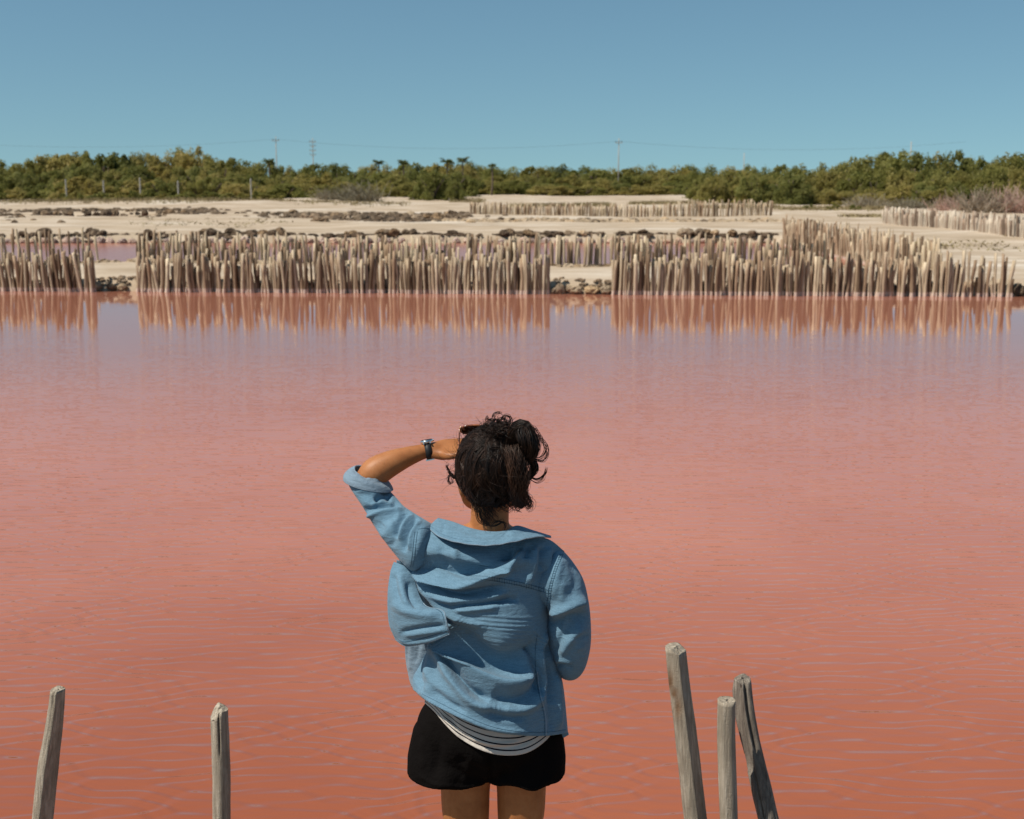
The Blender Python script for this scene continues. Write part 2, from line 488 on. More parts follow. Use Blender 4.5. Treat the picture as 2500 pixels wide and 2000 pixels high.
fence('far bleached white picket fence at the right edge below the grey scrub', [(G(2152, 545, .3).x, 74), (G(2330, 562, .3).x, 63), (G(2560, 590, .3).x, 48)], 0.2, lambda f, r: random.uniform(0.9, 1.35), lambda f: 0.5, meshes=PALE_STAKES, rows=2, thick=(1.0, 2.0), jit=0.15)

# ------------------------------------------------------------------ stones
def rock_mesh(i, mat):
    bm = bmesh.new()
    bmesh.ops.create_icosphere(bm, subdivisions=3, radius=1.0)
    
    r = random.Random(300 + i)
    o = Vector((r.uniform(0, 50), r.uniform(0, 50), r.uniform(0, 50)))
    sq = Vector((r.uniform(.85, 1.25), r.uniform(.7, 1.0), r.uniform(.6, .95)))
    for v in bm.verts:
        d = v.co.normalized()
        k = 1 + 0.40 * noise.noise(d * 1.3 + o) + 0.42 * noise.noise(d * 2.9 + o) + 0.30 * noise.noise(d * 6 + o)
        k = min(k, 1.05 + 0.25 * noise.noise(d * 1.0 + o * 2))
        v.co = Vector((d.x * sq.x, d.y * sq.y, d.z * sq.z)) * k
    me = bpy.data.meshes.new('rock')
    bm.to_mesh(me); bm.free()
    me.materials.append(mat)
    return me
RK = {k: [rock_mesh(i + 10 * j, M[m]) for i in range(5)] for j, (k, m) in enumerate((('brown', 'brown_stone'), ('tan', 'tan_stone'), ('pink', 'pink_crusted_stone')))}
def rock(x, y, z, s, kind, label, group):
    o = link('rock', random.choice(RK[kind]))
    o.location = (x, y, z); o.scale = (s * random.uniform(.85, 1.25), s, s * random.uniform(.75, 1.05))
    o.rotation_euler = (random.uniform(-.3, .3), random.uniform(-.3, .3), random.uniform(0, 6.28))
    return prop(o, label, 'rock', group)
# the two gaps in the front pickets, one by one
for px, py, s, k, lab in [(247, 694, .17, 'tan', 'rough tan boulder right beside the end of the leaning pickets'),
                          (262, 686, .17, 'tan', 'tall tan boulder with a peaked top in the left gap'),
                          (276, 696, .14, 'brown', 'dark brown stone wedged in the middle of the left gap'),
                          (300, 697, .11, 'tan', 'small tan stone at the water in the left gap'),
                          (318, 692, .15, 'tan', 'yellowish boulder leaning on the first picket of the long run'),
                          (1352, 697, .12, 'tan', 'small tan stone against the last picket left of the right gap'),
                          (1366, 700, .17, 'tan', 'flat pale stone first in the row closing the right gap'),
                          (1398, 697, .18, 'tan', 'round tan stone second in the row closing the right gap'),
                          (1440, 698, .18, 'tan', 'bulky tan stone third in the row closing the right gap'),
                          (1478, 700, .17, 'tan', 'low tan stone last in the row closing the right gap')]:
    p = G(px, py + 14, 0)
    rock(p.x, edge_y(p.x) + 0.18, 0.10, s, k, lab, 'stones closing the gaps in the front pickets')
# retaining stones behind the front pickets
for x in np.arange(G(-60, 715).x, G(2490, 715).x, 0.36):
    px = to_px(np.array([[x, edge_y(x), 0]]))[0, 0]
    if 240 < px < 330 or 1345 < px < 1492: continue
    rock(x + random.uniform(-.1, .1), edge_y(x) + 0.42, 0.12 + random.uniform(-.03, .05), random.uniform(.17, .25), 'brown',
         'dark brown stone packed behind the front pickets to hold the dike', 'stones packed behind the front pickets')
# near bank of the narrow pond, seen through the gaps
for px in list(np.arange(205, 335, 17)) + list(np.arange(1350, 1500, 19)):
    p = P(px, 640, edge_y(0) + 5.7)
    rock(p.x, p.y + edge_y(p.x) - edge_y(0), 0.27, random.uniform(.10, .17), random.choice(('brown', 'brown', 'tan')),
         'low stone on the near bank of the narrow pond, seen through a picket gap', 'stones on the near bank of the narrow pond')
# stone wall along the far bank of the narrow pond: a salt-crusted course below, dark stones on top
for x in np.arange(-24, 12.5, 0.50):
    rock(x + random.uniform(-.1, .1), 55.35 + random.uniform(-.1, .1), 0.06, random.uniform(.17, .25), 'pink',
         'pink salt crusted stone in the lower course along the far bank', 'crusted stones along the far bank')
for x in np.arange(-24, 13, 0.40):
    d = math.sin(x * 0.9) + math.sin(x * 2.3 + 1) + random.uniform(-.6, .6)
    if d < 0.0: continue
    warm = x > 2
    rock(x + random.uniform(-.15, .15), 55.75 + random.uniform(-.15, .25), 0.36 + random.uniform(0, .1), random.uniform(.16, .32), random.choice(('tan', 'tan', 'brown')) if warm else 'brown',
         'orange tan stone on the far bank wall, right of the big gap' if warm else 'dark brown stone on top of the far bank wall', 'stones topping the far bank wall')
# rows of stones further out on the sand
for px, py in [(x, 521 + 3 * math.sin(x)) for x in (8, 22, 45)] + [(x, 516) for x in (92, 108, 124, 138, 165, 172)] + [(x, 511 + 5 * math.sin(x * .3)) for x in range(215, 300, 11)] + [(x, 508 + 5 * math.sin(x * .2)) for x in range(318, 525, 12)]:
    p = G(px, py + 14, 0.1)
    rock(p.x, p.y, 0.3, random.uniform(.30, .5), 'brown', 'dark stone in the broken row beyond the far left water', 'stones on the far left sand')
for px, py in [(x, 536 + 3 * math.sin(x)) for x in range(15, 60, 13)] + [(x, 545 - 3 * math.sin(x)) for x in (83, 150, 20, 36)] + [(x, 533 + 3 * math.sin(x)) for x in range(345, 410, 14)]:
    p = G(px, py, 0.25)
    rock(p.x, p.y, 0.3, random.uniform(.18, .3), 'brown', 'small stone on the sand in front of the far left water', 'small stones before the far left water')
for px in range(705, 1115, 13):
    py = 528 + 5 * math.sin(px * .05) + 5 * math.sin(px * .13)
    p = G(px, py + 8, 0.2)
    rock(p.x, p.y, 0.36, random.uniform(.28, .52), random.choice(('brown', 'brown', 'brown', 'tan')), 'rough brown stone in the heap line on the middle sand', 'stones on the middle sand')
for px in range(1130, 1880, 19):
    p = G(px, 543 + 3 * math.sin(px * .1), 0.25)
    rock(p.x, p.y, 0.3, random.uniform(.18, .36), random.choice(('tan', 'brown', 'tan')), 'stone scattered at the foot of the far dark picket fence', 'stones under the far picket fence')
# brush and stones where the front row ends at right
for i, (px, py) in enumerate(((2472, 712), (2490, 704), (2505, 714))):
    p = G(px, py + 8)
    rock(p.x, edge_y(p.x) + .25, .12, .2, 'brown', ('left', 'middle', 'right')[i] + ' of three dark stones heaped where the front pickets end at right', 'stones at the far right end')

# loose rubble along the stone rows: too small and too many to count
def rubble(label, spots, n, size, mat):
    r = np.random.default_rng(len(label)); b = MB()
    base = np.array([(.5, .45, .7), (-.5, .5, .75), (-.55, -.45, .7), (.5, -.5, .75), (.9, .8, -.5), (-.85, .85, -.5), (-.9, -.8, -.5), (.85, -.85, -.5)])
    tri = [(0, 1, 2, 3), (0, 4, 5, 1), (1, 5, 6, 2), (2, 6, 7, 3), (3, 7, 4, 0)]
    for k in range(n):
        x, y, spread = spots[r.integers(len(spots))]
        x += r.normal() * spread * 2; y += r.normal() * spread
        a = r.uniform(0, 6.28); s = size * r.lognormal(0, .30)
        q = base * (1 + r.normal(size=base.shape) * .22) * s * np.array([1.4, 1.1, .55])
        q = q @ np.array([[math.cos(a), -math.sin(a), 0], [math.sin(a), math.cos(a), 0], [0, 0, 1]])
        b.add(q + [x, y, max(H(x, y), -.02) + s * .25], tri)
    prop(link('rubble', b.data('rubble', M[mat], False)), label, None, None, 'stuff')
xs = np.arange(-25, 13, .4)
rubble('broken brown rubble strewn along the far bank of the narrow pond', [(x, 55.9 + .2 * math.sin(x), .22) for x in xs if math.sin(x * 0.9) + math.sin(x * 2.3 + 1) > -.3], 700, .10, 'brown_stone')
rubble('small pale stones along the near bank of the narrow pond', [(x, edge_y(x) + 5.75, .2) for x in np.arange(-14, 11, .4)], 700, .07, 'tan_stone')
q = [G(px, 528 + 5 * math.sin(px * .05) + 5 * math.sin(px * .13) + 8, .2) for px in range(700, 1125, 9) if math.sin(px * .045) + math.sin(px * .11) > -.5]
rubble('rubble scattered through the heap line on the middle sand', [(p.x, p.y, .7) for p in q], 800, .15, 'brown_stone')
q = [G(px, 521 + 5 * math.sin(px * .2) + 2, .2) for px in list(range(0, 60, 8)) + list(range(85, 180, 8)) + list(range(210, 300, 8)) + list(range(318, 400, 8)) + list(range(425, 525, 8))]
rubble('rubble scattered through the dark stone rows on the far left sand', [(p.x, p.y, 1.0) for p in q], 480, .17, 'brown_stone')
q = [G(px, 544, .25) for px in range(1120, 1900, 11)]
rubble('tan rubble below the far dark picket fence', [(p.x, p.y, .6) for p in q], 600, .13, 'tan_stone')
q = [G(px, 710, 0) for px in list(range(236, 332, 6)) + list(range(1342, 1497, 6))]
rubble('small stones and chips filling the two gaps in the front pickets', [(p.x, edge_y(p.x) + .35, .12) for p in q], 110, .04, 'tan_stone')

t = NT('dry_grass'); M['dry_grass'] = t.set(t.ramp(t.noise(t.coords('Object'), 3, 3), [(0.3, (0.16, 0.12, 0.06)), (0.6, (0.30, 0.24, 0.13)), (0.75, (0.14, 0.15, 0.05))]), 0.9, 0.1)
r = np.random.default_rng(77); gv, gf = [], []
def tufts(px0, px1, py, n, sy, h):
    for k in range(n):
        p = G(r.uniform(px0, px1), py + r.normal() * sy, .3)
        z = H(p.x, p.y)
        for j in range(5):
            a = r.uniform(0, 6.28); w = .05; hh = h * r.uniform(.5, 1.3); q = np.array([p.x + r.normal() * .25, p.y + r.normal() * .25, z - .03])
            i = len(gv)
            gv.extend([q + [math.cos(a) * w, math.sin(a) * w, 0], q - [math.cos(a) * w, math.sin(a) * w, 0], q + [r.normal() * .2, r.normal() * .2, hh]])
            gf.append((i, i + 1, i + 2))
for args in [(1240, 1490, 505, 420, 1.0, .35), (1540, 1700, 499, 320, 1.0, .4), (640, 1000, 500, 260, 3, .3), (-20, 640, 495, 700, 2.0, .45), (1900, 2160, 512, 380, 2.5, .3), (2060, 2330, 531, 260, 2.0, .22), (2200, 2480, 600, 60, 6, .12),
             (330, 700, 545, 60, 5, .15), (1100, 1180, 492, 160, 2, .4), (1700, 1900, 508, 160, 2, .35)]:
    tufts(*args)
prop(link('dry_grass', mesh_data('dry_grass', np.array(gv), gf, M['dry_grass'], False)), 'thin dry grass and weeds growing in strips on the far sand', None, None, 'stuff')
# ------------------------------------------------------------------ scrub, trees, palms
def crown_mesh(i, mat, flat=1.0, n_clump=46, per=150, leaf=0.045, hollow=0.0, low=0.0):
    r = np.random.default_rng(500 + i)
    cs = []
    for k in range(n_clump):
        a = r.uniform(0, 2 * np.pi); el = np.arcsin(r.uniform(low, 1))
        rad = r.uniform(0.55, 0.95) if k > 4 else r.uniform(0.1, 0.5)
        cs.append((rad * np.cos(a) * np.cos(el), rad * np.sin(a) * np.cos(el), hollow + (1 - hollow) * (rad * np.sin(el)) * flat, r.uniform(0.12, 0.30)))
    cs = np.array(cs)
    c = cs[r.integers(0, len(cs), n_clump * per)]
    d = r.normal(size=(len(c), 3)); d /= np.linalg.norm(d, axis=1)[:, None]
    pos = c[:, :3] + d * (c[:, 3] * r.uniform(0.45, 1.05, len(c)))[:, None] * np.array([1, 1, 0.75])
    keep = pos[:, 2] > hollow * 0.6 - 0.02
    pos, d = pos[keep], d[keep]
    nrm = d * 0.8 + r.normal(size=d.shape) * 0.6 + np.array([-.25, -.15, 1.0]); nrm /= np.linalg.norm(nrm, axis=1)[:, None]
    u = np.cross(nrm, r.normal(size=d.shape)); u /= np.linalg.norm(u, axis=1)[:, None]
    w = np.cross(nrm, u)
    s = leaf * r.uniform(0.6, 1.3, len(pos))[:, None]
    v = np.stack([pos - u * s, pos + w * s * 0.55, pos + u * s, pos - w * s * 0.55], 1).reshape(-1, 3)
    f = np.arange(len(v)).reshape(-1, 4)
    return mesh_data('crown', v, f, mat, False)
def twig_mesh(i, n=240):
    r = np.random.default_rng(700 + i); b = MB()
    for k in range(n):
        a = r.uniform(0, 6.28); el = r.uniform(0.25, 1.4)
        st = np.array([r.normal() * .35, r.normal() * .35, 0])
        L = r.uniform(.5, 1.0)
        d = np.array([np.cos(a) * np.cos(el), np.sin(a) * np.cos(el), np.sin(el)])
        e = st + d * L; m = (st + e) / 2 + r.normal(size=3) * .08
        b.tube(spline([st, m, e], 5), np.linspace(.018, .006, 5), 3, False)
    return b.data('branches', M['dry_twig'], False)
def trunk_mesh(i, h=0.6):
    r = np.random.default_rng(800 + i); b = MB()
    for k in range(5):
        a = r.uniform(0, 6.28); o = np.array([np.cos(a), np.sin(a), 0])
        p = spline([o * .05, o * .15 + [0, 0, h * .45], o * r.uniform(.3, .6) + [0, 0, h]], 6)
        b.tube(p, np.linspace(.045, .018, 6), 6)
    return b.data('trunk', M['bark'])
CROWN = [crown_mesh(i, M['olive_leaf'], 1.0) for i in range(7)]
TREE_CROWN = [crown_mesh(20 + i, M['olive_leaf'], 1.0, 26, 120, 0.05, 0.45, 0.0) for i in range(5)]
LOW = [crown_mesh(40 + i, M['olive_leaf'], 0.9, 20, 90, 0.075) for i in range(3)]
TWIG = [twig_mesh(i) for i in range(3)]
TRUNK = [trunk_mesh(i) for i in range(4)]
BASE = [(0, 188), (600, 200), (1120, 212), (1150, 262), (1690, 262), (1715, 158), (2060, 140), (2200, 128), (2500, 118)]
SKYL = [(-60, 392), (0, 390), (60, 396), (100, 374), (150, 372), (220, 360), (265, 380), (320, 362), (390, 374), (430, 355), (480, 355), (515, 376), (560, 380), (600, 392), (650, 388), (700, 402), (760, 399), (820, 391),
        (870, 400), (920, 396), (985, 392), (1010, 388), (1060, 399), (1110, 388), (1200, 402), (1300, 403), (1360, 394), (1400, 406), (1500, 409), (1560, 406), (1620, 394), (1700, 401), (1800, 403), (1850, 397), (1900, 403),
        (1960, 396), (2010, 391), (2060, 389), (2120, 370), (2200, 361), (2260, 366), (2320, 363), (2360, 373), (2400, 379), (2420, 367), (2500, 366), (2580, 366)]
def lin(tab, x): return float(np.interp(x, [a for a, _ in tab], [b for _, b in tab]))
def plant(name, px, top_px, d, width_px, crown, stem, label, cat, group=None, stem_name='trunk', crown_name='crown'):
    x = P(px, 450, d).x
    z0 = H(x, d)
    top = P(px, top_px, d).z
    h = max(0.5, top - z0 + 0.05)
    w = width_px * d / FPX / 2
    root = prop(empty(name, (x, d, z0 - 0.05)), label, cat, group)
    root.rotation_euler = (0, 0, random.uniform(0, 6.28))
    kk = 1.0 / max(v.co.z for v in crown.vertices) if crown.get('topz') is None else crown['topz']
    crown['topz'] = kk
    c = link(crown_name, crown, root); c.scale = (w * .9, w * .9, h * kk)
    if stem is not None:
        s = link(stem_name, stem, root); s.scale = (w * .8, w * .8, h * 1.1)
    return root
LAND = [(0, 'at the left edge of the photo'), (60, 'left of the rounded green bush'), (130, 'behind the first concrete post'), (205, 'between the first and second concrete posts'), (255, 'behind the second concrete post'),
        (300, 'between the second and third concrete posts'), (345, 'behind the third concrete post'), (390, 'between the third and fourth concrete posts'), (436, 'behind the fourth concrete post'), (490, 'right of the fourth concrete post'),
        (550, 'midway between the fourth and last concrete posts'), (610, 'behind the last concrete post'), (672, 'at the leftmost tall pole'), (763, 'at the pole with stacked crossarms'), (825, 'above the left of the bare grey bush'),
        (880, 'above the wide bare grey bush'), (925, 'under the lone palm'), (985, 'under the palm with the low left frond'), (1040, 'above the large dark bush'), (1110, 'under the pair of palms'), (1200, 'under the smallest palm'),
        (1270, 'above the left end of the open far sand'), (1340, 'above the left part of the open far sand'), (1430, 'left of the middle pole'), (1511, 'at the middle pole'), (1580, 'right of the middle pole'), (1650, 'above the right part of the open far sand'),
        (1730, 'above the broad bush ending the open sand'), (1817, 'at the short distant pole'), (1890, 'above the right end of the far dark fence'), (1960, 'above the first low tuft'), (2040, 'above the widest low tuft'), (2120, 'above the low dry brush'),
        (2175, 'above the start of the bleached fence'), (2225, 'at the faint thin pole'), (2290, 'right of the faint thin pole'), (2350, 'left of the tall bare grey bush'), (2410, 'above the tall bare grey bush'), (2490, 'at the right edge of the photo')]
SLOTS = {}
def slot(root, row, px, tall=False):
    k = min(range(len(LAND)), key=lambda i: abs(LAND[i][0] - px))
    SLOTS.setdefault((row, k), []).append((px, root, tall))
WORD = {'sky': 'skyline', 'mid': 'mid height', 'low': 'low front', 'knee': 'knee high'}
px = -70.0
while px < 2580:                                            # the tallest, against the sky
    d = lin(BASE, px) * random.uniform(1.2, 1.35)
    tall = px < 600 or px > 2060
    r_ = plant('tree' if tall else 'shrub', px, lin(SKYL, px) + random.uniform(-3, 5), d, random.uniform(105, 170), random.choice(TREE_CROWN if tall and random.random() < .45 else CROWN), random.choice(TRUNK),
               'x', 'tree' if tall else 'shrub', 'scrub on the skyline')
    slot(r_, 'sky', px, tall)
    px += random.uniform(28, 46)
for row, (lo, hi, step, dm) in zip(('mid', 'low'), ((.22, .40, 44, 1.12), (.48, .68, 46, 1.0))):
    px = -60.0
    while px < 2570:
        d = lin(BASE, px) * dm * random.uniform(.97, 1.05)
        base_px = to_px(np.array([[0, d, 0.3]]))[0, 1]
        sk = lin(SKYL, px)
        r_ = plant('shrub', px, sk + (base_px - sk) * random.uniform(lo, hi), d, random.uniform(85, 150), random.choice(CROWN), random.choice(TRUNK), 'x', 'shrub', {'mid': 'scrub halfway up the belt', 'low': 'scrub along the sand edge'}[row])
        slot(r_, row, px)
        px += step * random.uniform(.7, 1.3)
px = 40.0
while px < 690:                                             # knee-high growth along the sand edge at left
    r_ = plant('shrub', px, random.uniform(464, 474), random.uniform(174, 179), random.uniform(45, 90), random.choice(LOW), None, 'x', 'shrub', 'knee high growth along the sand edge')
    slot(r_, 'knee', px)
    px += random.uniform(24, 46)
for (row, k), items in SLOTS.items():
    items.sort(key=lambda q: q[0])
    for i, (px, r_, tall) in enumerate(items):
        n = len(items)
        which = '' if n == 1 else (('left ', 'right ') if n == 2 else ('left ', 'middle ', 'right ') if n == 3 else tuple(w + ' ' for w in ('leftmost', 'second', 'third', 'fourth', 'fifth', 'sixth')))[i]
        r_['label'] = which + WORD[row] + (' olive tree ' if tall else ' olive shrub ') + LAND[k][1]
# plants that stand out
for args in [('shrub', 132, 466, 165, 62, LOW[0], None, 'rounded green bush alone on the sand in front of the first concrete post', 'shrub'),
             ('shrub', 200, 470, 165, 44, LOW[1], None, 'small green bush on the sand in front of the second concrete post', 'shrub'),
             ('shrub', 288, 474, 168, 46, LOW[2], None, 'low spreading green bush on the sand left of the third concrete post', 'shrub'),
             ('shrub', 325, 462, 172, 44, LOW[0], None, 'upright green bush just in front of the third concrete post', 'shrub'),
             ('shrub', 1058, 412, 176, 128, CROWN[2], TRUNK[0], 'large dark green bush bulging out onto the sand near the middle', 'shrub'),
             ('shrub', 1110, 436, 172, 60, CROWN[3], TRUNK[1], 'smaller dark bush leaning on the right of the large middle bush', 'shrub'),
             ('shrub', 1745, 428, 150, 105, CROWN[4], TRUNK[2], 'broad green bush at the right end of the open far sand', 'shrub'),
             ('shrub', 1842, 420, 146, 110, CROWN[5], TRUNK[3], 'broad green bush behind the end of the far dark picket fence', 'shrub'),
             ('shrub', 1940, 410, 142, 120, CROWN[6], TRUNK[0], 'tall rounded green bush right of the far dark picket fence', 'shrub')]:
    plant(*args)
for px, top, d, w, lab in [(875, 436, 168, 120, 'wide bare grey bush with upright twigs at the sand edge'), (800, 455, 172, 70, 'small bare grey bush left of the wide bare one'),
                           (2120, 470, 128, 110, 'low dry grey brush left of the bleached pickets'), (2230, 478, 118, 130, 'low dry grey brush above the start of the bleached pickets'),
                           (2400, 450, 100, 130, 'tall bare grey bush behind the bleached pickets'), (2480, 440, 100, 120, 'tallest bare grey bush at the right edge of the scrub'), (2330, 470, 108, 90, 'small bare grey bush between the brush and the tall bare bushes')]:
    plant('bare_bush', px, top, d, w * 1.25, random.choice(TWIG), None, lab, 'bush', None, crown_name='branches')
for px, py, d, w in [(1975, 507, 112, 34), (2038, 506, 110, 46), (2090, 508, 108, 40)]:
    plant('grass_tuft', px, py - 10, d, w, LOW[1], None, 'low green tuft on the sand %s' % {1975: 'nearest the far dark fence', 2038: 'widest of the three', 2090: 'nearest the bleached fence'}[px], 'plant', 'tufts on the far right sand', crown_name='blades')

def palm(px, top, label, big=1.0):
    d = 255.0
    c = P(px, top + 19, d); z0 = H(c.x, d)
    root = prop(empty('palm_tree', (c.x, d, z0)), label, 'palm tree', 'palms on the skyline')
    h = c.z - z0
    v, f = tube(spline([(0, 0, 0), (.2, 0, h * .5), (0.1, 0, h)], 8), np.linspace(.22, .13, 8), 8)
    link('trunk', mesh_data('trunk', v, f, M['bark']), root)
    r = random.Random(px)
    for k in range(20):
        a = k * 2.4 + r.uniform(-.2, .2); up = r.uniform(.3, 1.6); L = r.uniform(1.15, 1.65) * big
        o = np.array([math.cos(a), math.sin(a), 0]); side = np.array([-math.sin(a), math.cos(a), 0])
        n = 9; s = np.linspace(0, 1, n)
        spine = o * (L * s * .9)[:, None] + np.array([0, 0, 1]) * (L * (up * s - (.35 + .45 * up) * s ** 2))[:, None]
        b = MB()
        for j in range(n - 1):
            for sg in (-1, 1):
                p0, p1 = spine[j], spine[j + 1]
                wdt = .55 * big * math.sin(math.pi * (0.12 + .85 * s[j]))
                tip = p1 + side * sg * wdt + o * .15 - np.array([0, 0, wdt * .55])
                b.add([p0, p1, tip], [(0, 1, 2)])
        fr = link('frond', b.data('frond', M['palm_leaf'], False), root)
        fr.location = (0.1, 0, h)
for px, top, lab, b in [(655, 378, 'dark palm crown beside the leftmost tall pole', 1.0), (923, 381, 'lone dark palm standing clear of the scrub, left of its neighbours', 1.0), (983, 381, 'palm with a low sweeping left frond, next to a round bush', 1.0),
                        (1090, 378, 'left palm of the close pair above the large dark bush', 1.1), (1128, 375, 'right and taller palm of the close pair above the large dark bush', 1.1), (1200, 388, 'smallest palm, rightmost on the skyline', .8), (812, 390, 'small palm tuft above the bare grey bush', .8)]:
    palm(px, top, lab, b)

# ------------------------------------------------------------------ concrete posts, poles, wires
for px, top, bot, lab in [(160, 438, 466, 'pale concrete post, leftmost, behind the rounded green bush'), (252, 441, 466, 'pale concrete post, second from the left in the scrub'), (341, 434, 472, 'tallest pale concrete post, third from the left'),
                          (434, 442, 462, 'short pale concrete post half sunk in the scrub, fourth from the left'), (612, 436, 456, 'faint pale concrete post, last before the tall poles')]:
    d = 181.0
    a, b = P(px, top, d), P(px, bot + 14, d)
    m = MB().tube([(0, 0, -.3), (0, 0, (a.z - H(a.x, d)) * .96), (0, .02, a.z - H(a.x, d))], [.13, .12, .09], 6)
    prop(link('concrete_post', m.data('concrete_post', M['concrete'], False), None, (a.x, d, H(a.x, d))), lab, 'post', 'concrete posts before the scrub')
def pole(px, top, d, lab, arms=1, w=.11):
    c = P(px, top, d); z0 = H(c.x, d); h = c.z - z0
    root = prop(empty('utility_pole', (c.x, d, z0)), lab, 'utility pole', 'utility poles on the skyline')
    v, f = tube([(0, 0, -.5), (0, 0, h * .5), (0, 0, h)], [w * 1.35, w * 1.1, w * .8], 8)
    link('shaft', mesh_data('shaft', v, f, M['concrete']), root)
    for k in range(arms):
        z = h - 1.0 - k * 1.1
        link('crossarm', MB().box((0, -.2, z), (1.7 - .5 * (k % 2), .12, .14)).data('crossarm', M['concrete'], False), root)
        for s in (-.65, 0, .65):
            link('insulator', MB().tube([(s, -.2, z + .07), (s, -.2, z + .3), (s, -.2, z + .38)], [.07, .11, .05], 6).data('insulator', M['cable']), root)
    return Vector((c.x, d - .2, z0 + h - .65))
A = pole(673, 333, 290, 'tall pale pole standing left of a second fainter pole', 1)
B = pole(763, 337, 320, 'thinner pole with stacked crossarms, second from the left', 4)
C = pole(1511, 338, 290, 'tall pole with one crossarm standing alone in the middle sky', 1)
D = pole(1817, 374, 330, 'short distant pole just above the scrub right of the middle', 0)
E = pole(2225, 346, 260, 'faint thin pole rising from the tall scrub at right', 0, .12)
def wire(a, b, sag, lab):
    s = np.linspace(0, 1, 24)[:, None]
    p = np.array(a) * (1 - s) + np.array(b) * s
    p[:, 2:] -= sag * 4 * s * (1 - s)
    v, f = tube(p - np.array(a), .014, 4)
    prop(link('power_line', mesh_data('power_line', v, f, M['cable']), None, a), lab, 'power line', 'overhead wires')
L0, R0 = P(-260, 338, 290), P(2360, 346, 290)
for a, b, lab in ((L0, A, 'thin overhead wire sagging into the leftmost tall pole'), (A, C, 'long thin overhead wire sagging between the two tall poles'), (C, R0, 'thin overhead wire sagging right from the middle pole')):
    wire(a, b, 1.9, lab)

# ------------------------------------------------------------------ tell the stones of the open rows apart
BELOW = [(20, 'the left edge'), (130, 'the first concrete post'), (205, 'the gap after post one'), (252, 'the second concrete post'), (300, 'the gap after post two'), (342, 'the third concrete post'), (390, 'the gap after post three'),
         (434, 'the fourth concrete post'), (500, 'the gap after post four'), (560, 'scrub before the last post'), (612, 'the last concrete post'), (673, 'the leftmost tall pole'), (720, 'the sky between two poles'), (763, 'the stacked crossarm pole'),
         (820, 'the small palm tuft'), (880, 'the wide bare grey bush'), (925, 'the lone palm'), (985, 'the low frond palm'), (1040, 'the large dark bush'), (1110, 'the pair of palms'), (1200, 'the smallest palm'), (1280, 'the open sand\'s left end'),
         (1350, 'the open far sand'), (1430, 'scrub left of the middle pole'), (1511, 'the middle pole'), (1590, 'scrub right of the middle pole'), (1670, 'the open sand\'s right end'), (1745, 'the broad green bush'),
         (1817, 'the short distant pole'), (1890, 'the far dark fence end'), (1960, 'the first low tuft'), (2040, 'the widest low tuft'), (2150, 'the bleached fence start')]
NAMES = {'crusted stones along the far bank': 'pink crusted stone on the far bank', 'stones topping the far bank wall': 'stone atop the far bank wall', 'stones on the far left sand': 'dark stone on the far left sand',
         'small stones before the far left water': 'small stone by the left water', 'stones on the middle sand': 'stone in the middle sand heap', 'stones under the far picket fence': 'stone at the far picket foot', 'stones on the near bank of the narrow pond': 'low stone on the pond bank'}
bins = {}
for o in SC.objects:
    g = o.get('group')
    if g in NAMES:
        q = to_px(np.array([o.location]))[0]
        k = min(range(len(BELOW)), key=lambda i: abs(BELOW[i][0] - q[0]))
        tone = o.data.materials[0].name.split('_')[0]
        bins.setdefault((g, tone, k), []).append((q[0], o))
for (g, tone, k), items in bins.items():
    items.sort(key=lambda q: q[0])
    n = len(items)
    for i, (_, o) in enumerate(items):
        which = ('',) if n == 1 else ('left ', 'right ') if n == 2 else ('left ', 'middle ', 'right ') if n == 3 else tuple(w + ' ' for w in ('leftmost', 'second', 'third', 'fourth', 'fifth', 'sixth', 'seventh', 'eighth', 'ninth'))
        o['label'] = which[min(i, 8) if n > 3 else i] + ('' if tone in NAMES[g] else tone + ' ') + NAMES[g] + ', below ' + BELOW[k][1]
# ------------------------------------------------------------------ near posts
def post_wood(name, dark, mid, pale):
    t = NT(name); c = t.coords('Object', (1, 1, 0.06)); cc = t.coords('Object')
    g1 = t.noise(c, 95, 6, 0.7); g2 = t.noise(t.coords('Object', (1, 1, 0.3)), 16, 5, 0.6, 0.8); sp = t.noise(cc, 180, 3, 0.7)
    col = t.ramp(g1, [(0.28, dark), (0.48, mid), (0.68, pale)])
    col = t.mix(t.ramp(g2, [(0.38, (0, 0, 0)), (0.62, (0.75, 0.75, 0.75))]), col, tuple(x * .62 for x in mid))
    at = t.new('ShaderNodeAttribute'); at.attribute_name = 'stain'
    col = t.mix(at.outputs['Fac'], col, t.mix(g1, (0.05, 0.022, 0.01), (0.26, 0.12, 0.04)))
    hh = t.math('ADD', g1, t.math('MULTIPLY', sp, 0.4))
    t.bump(hh, 1.0, 0.006)
    M[name] = t.set(col, 0.85, 0.2)
post_wood('weathered_post', (0.15, 0.12, 0.09), (0.38, 0.32, 0.245), (0.58, 0.51, 0.41))
post_wood('dark_post', (0.07, 0.057, 0.047), (0.22, 0.185, 0.15), (0.42, 0.37, 0.30))

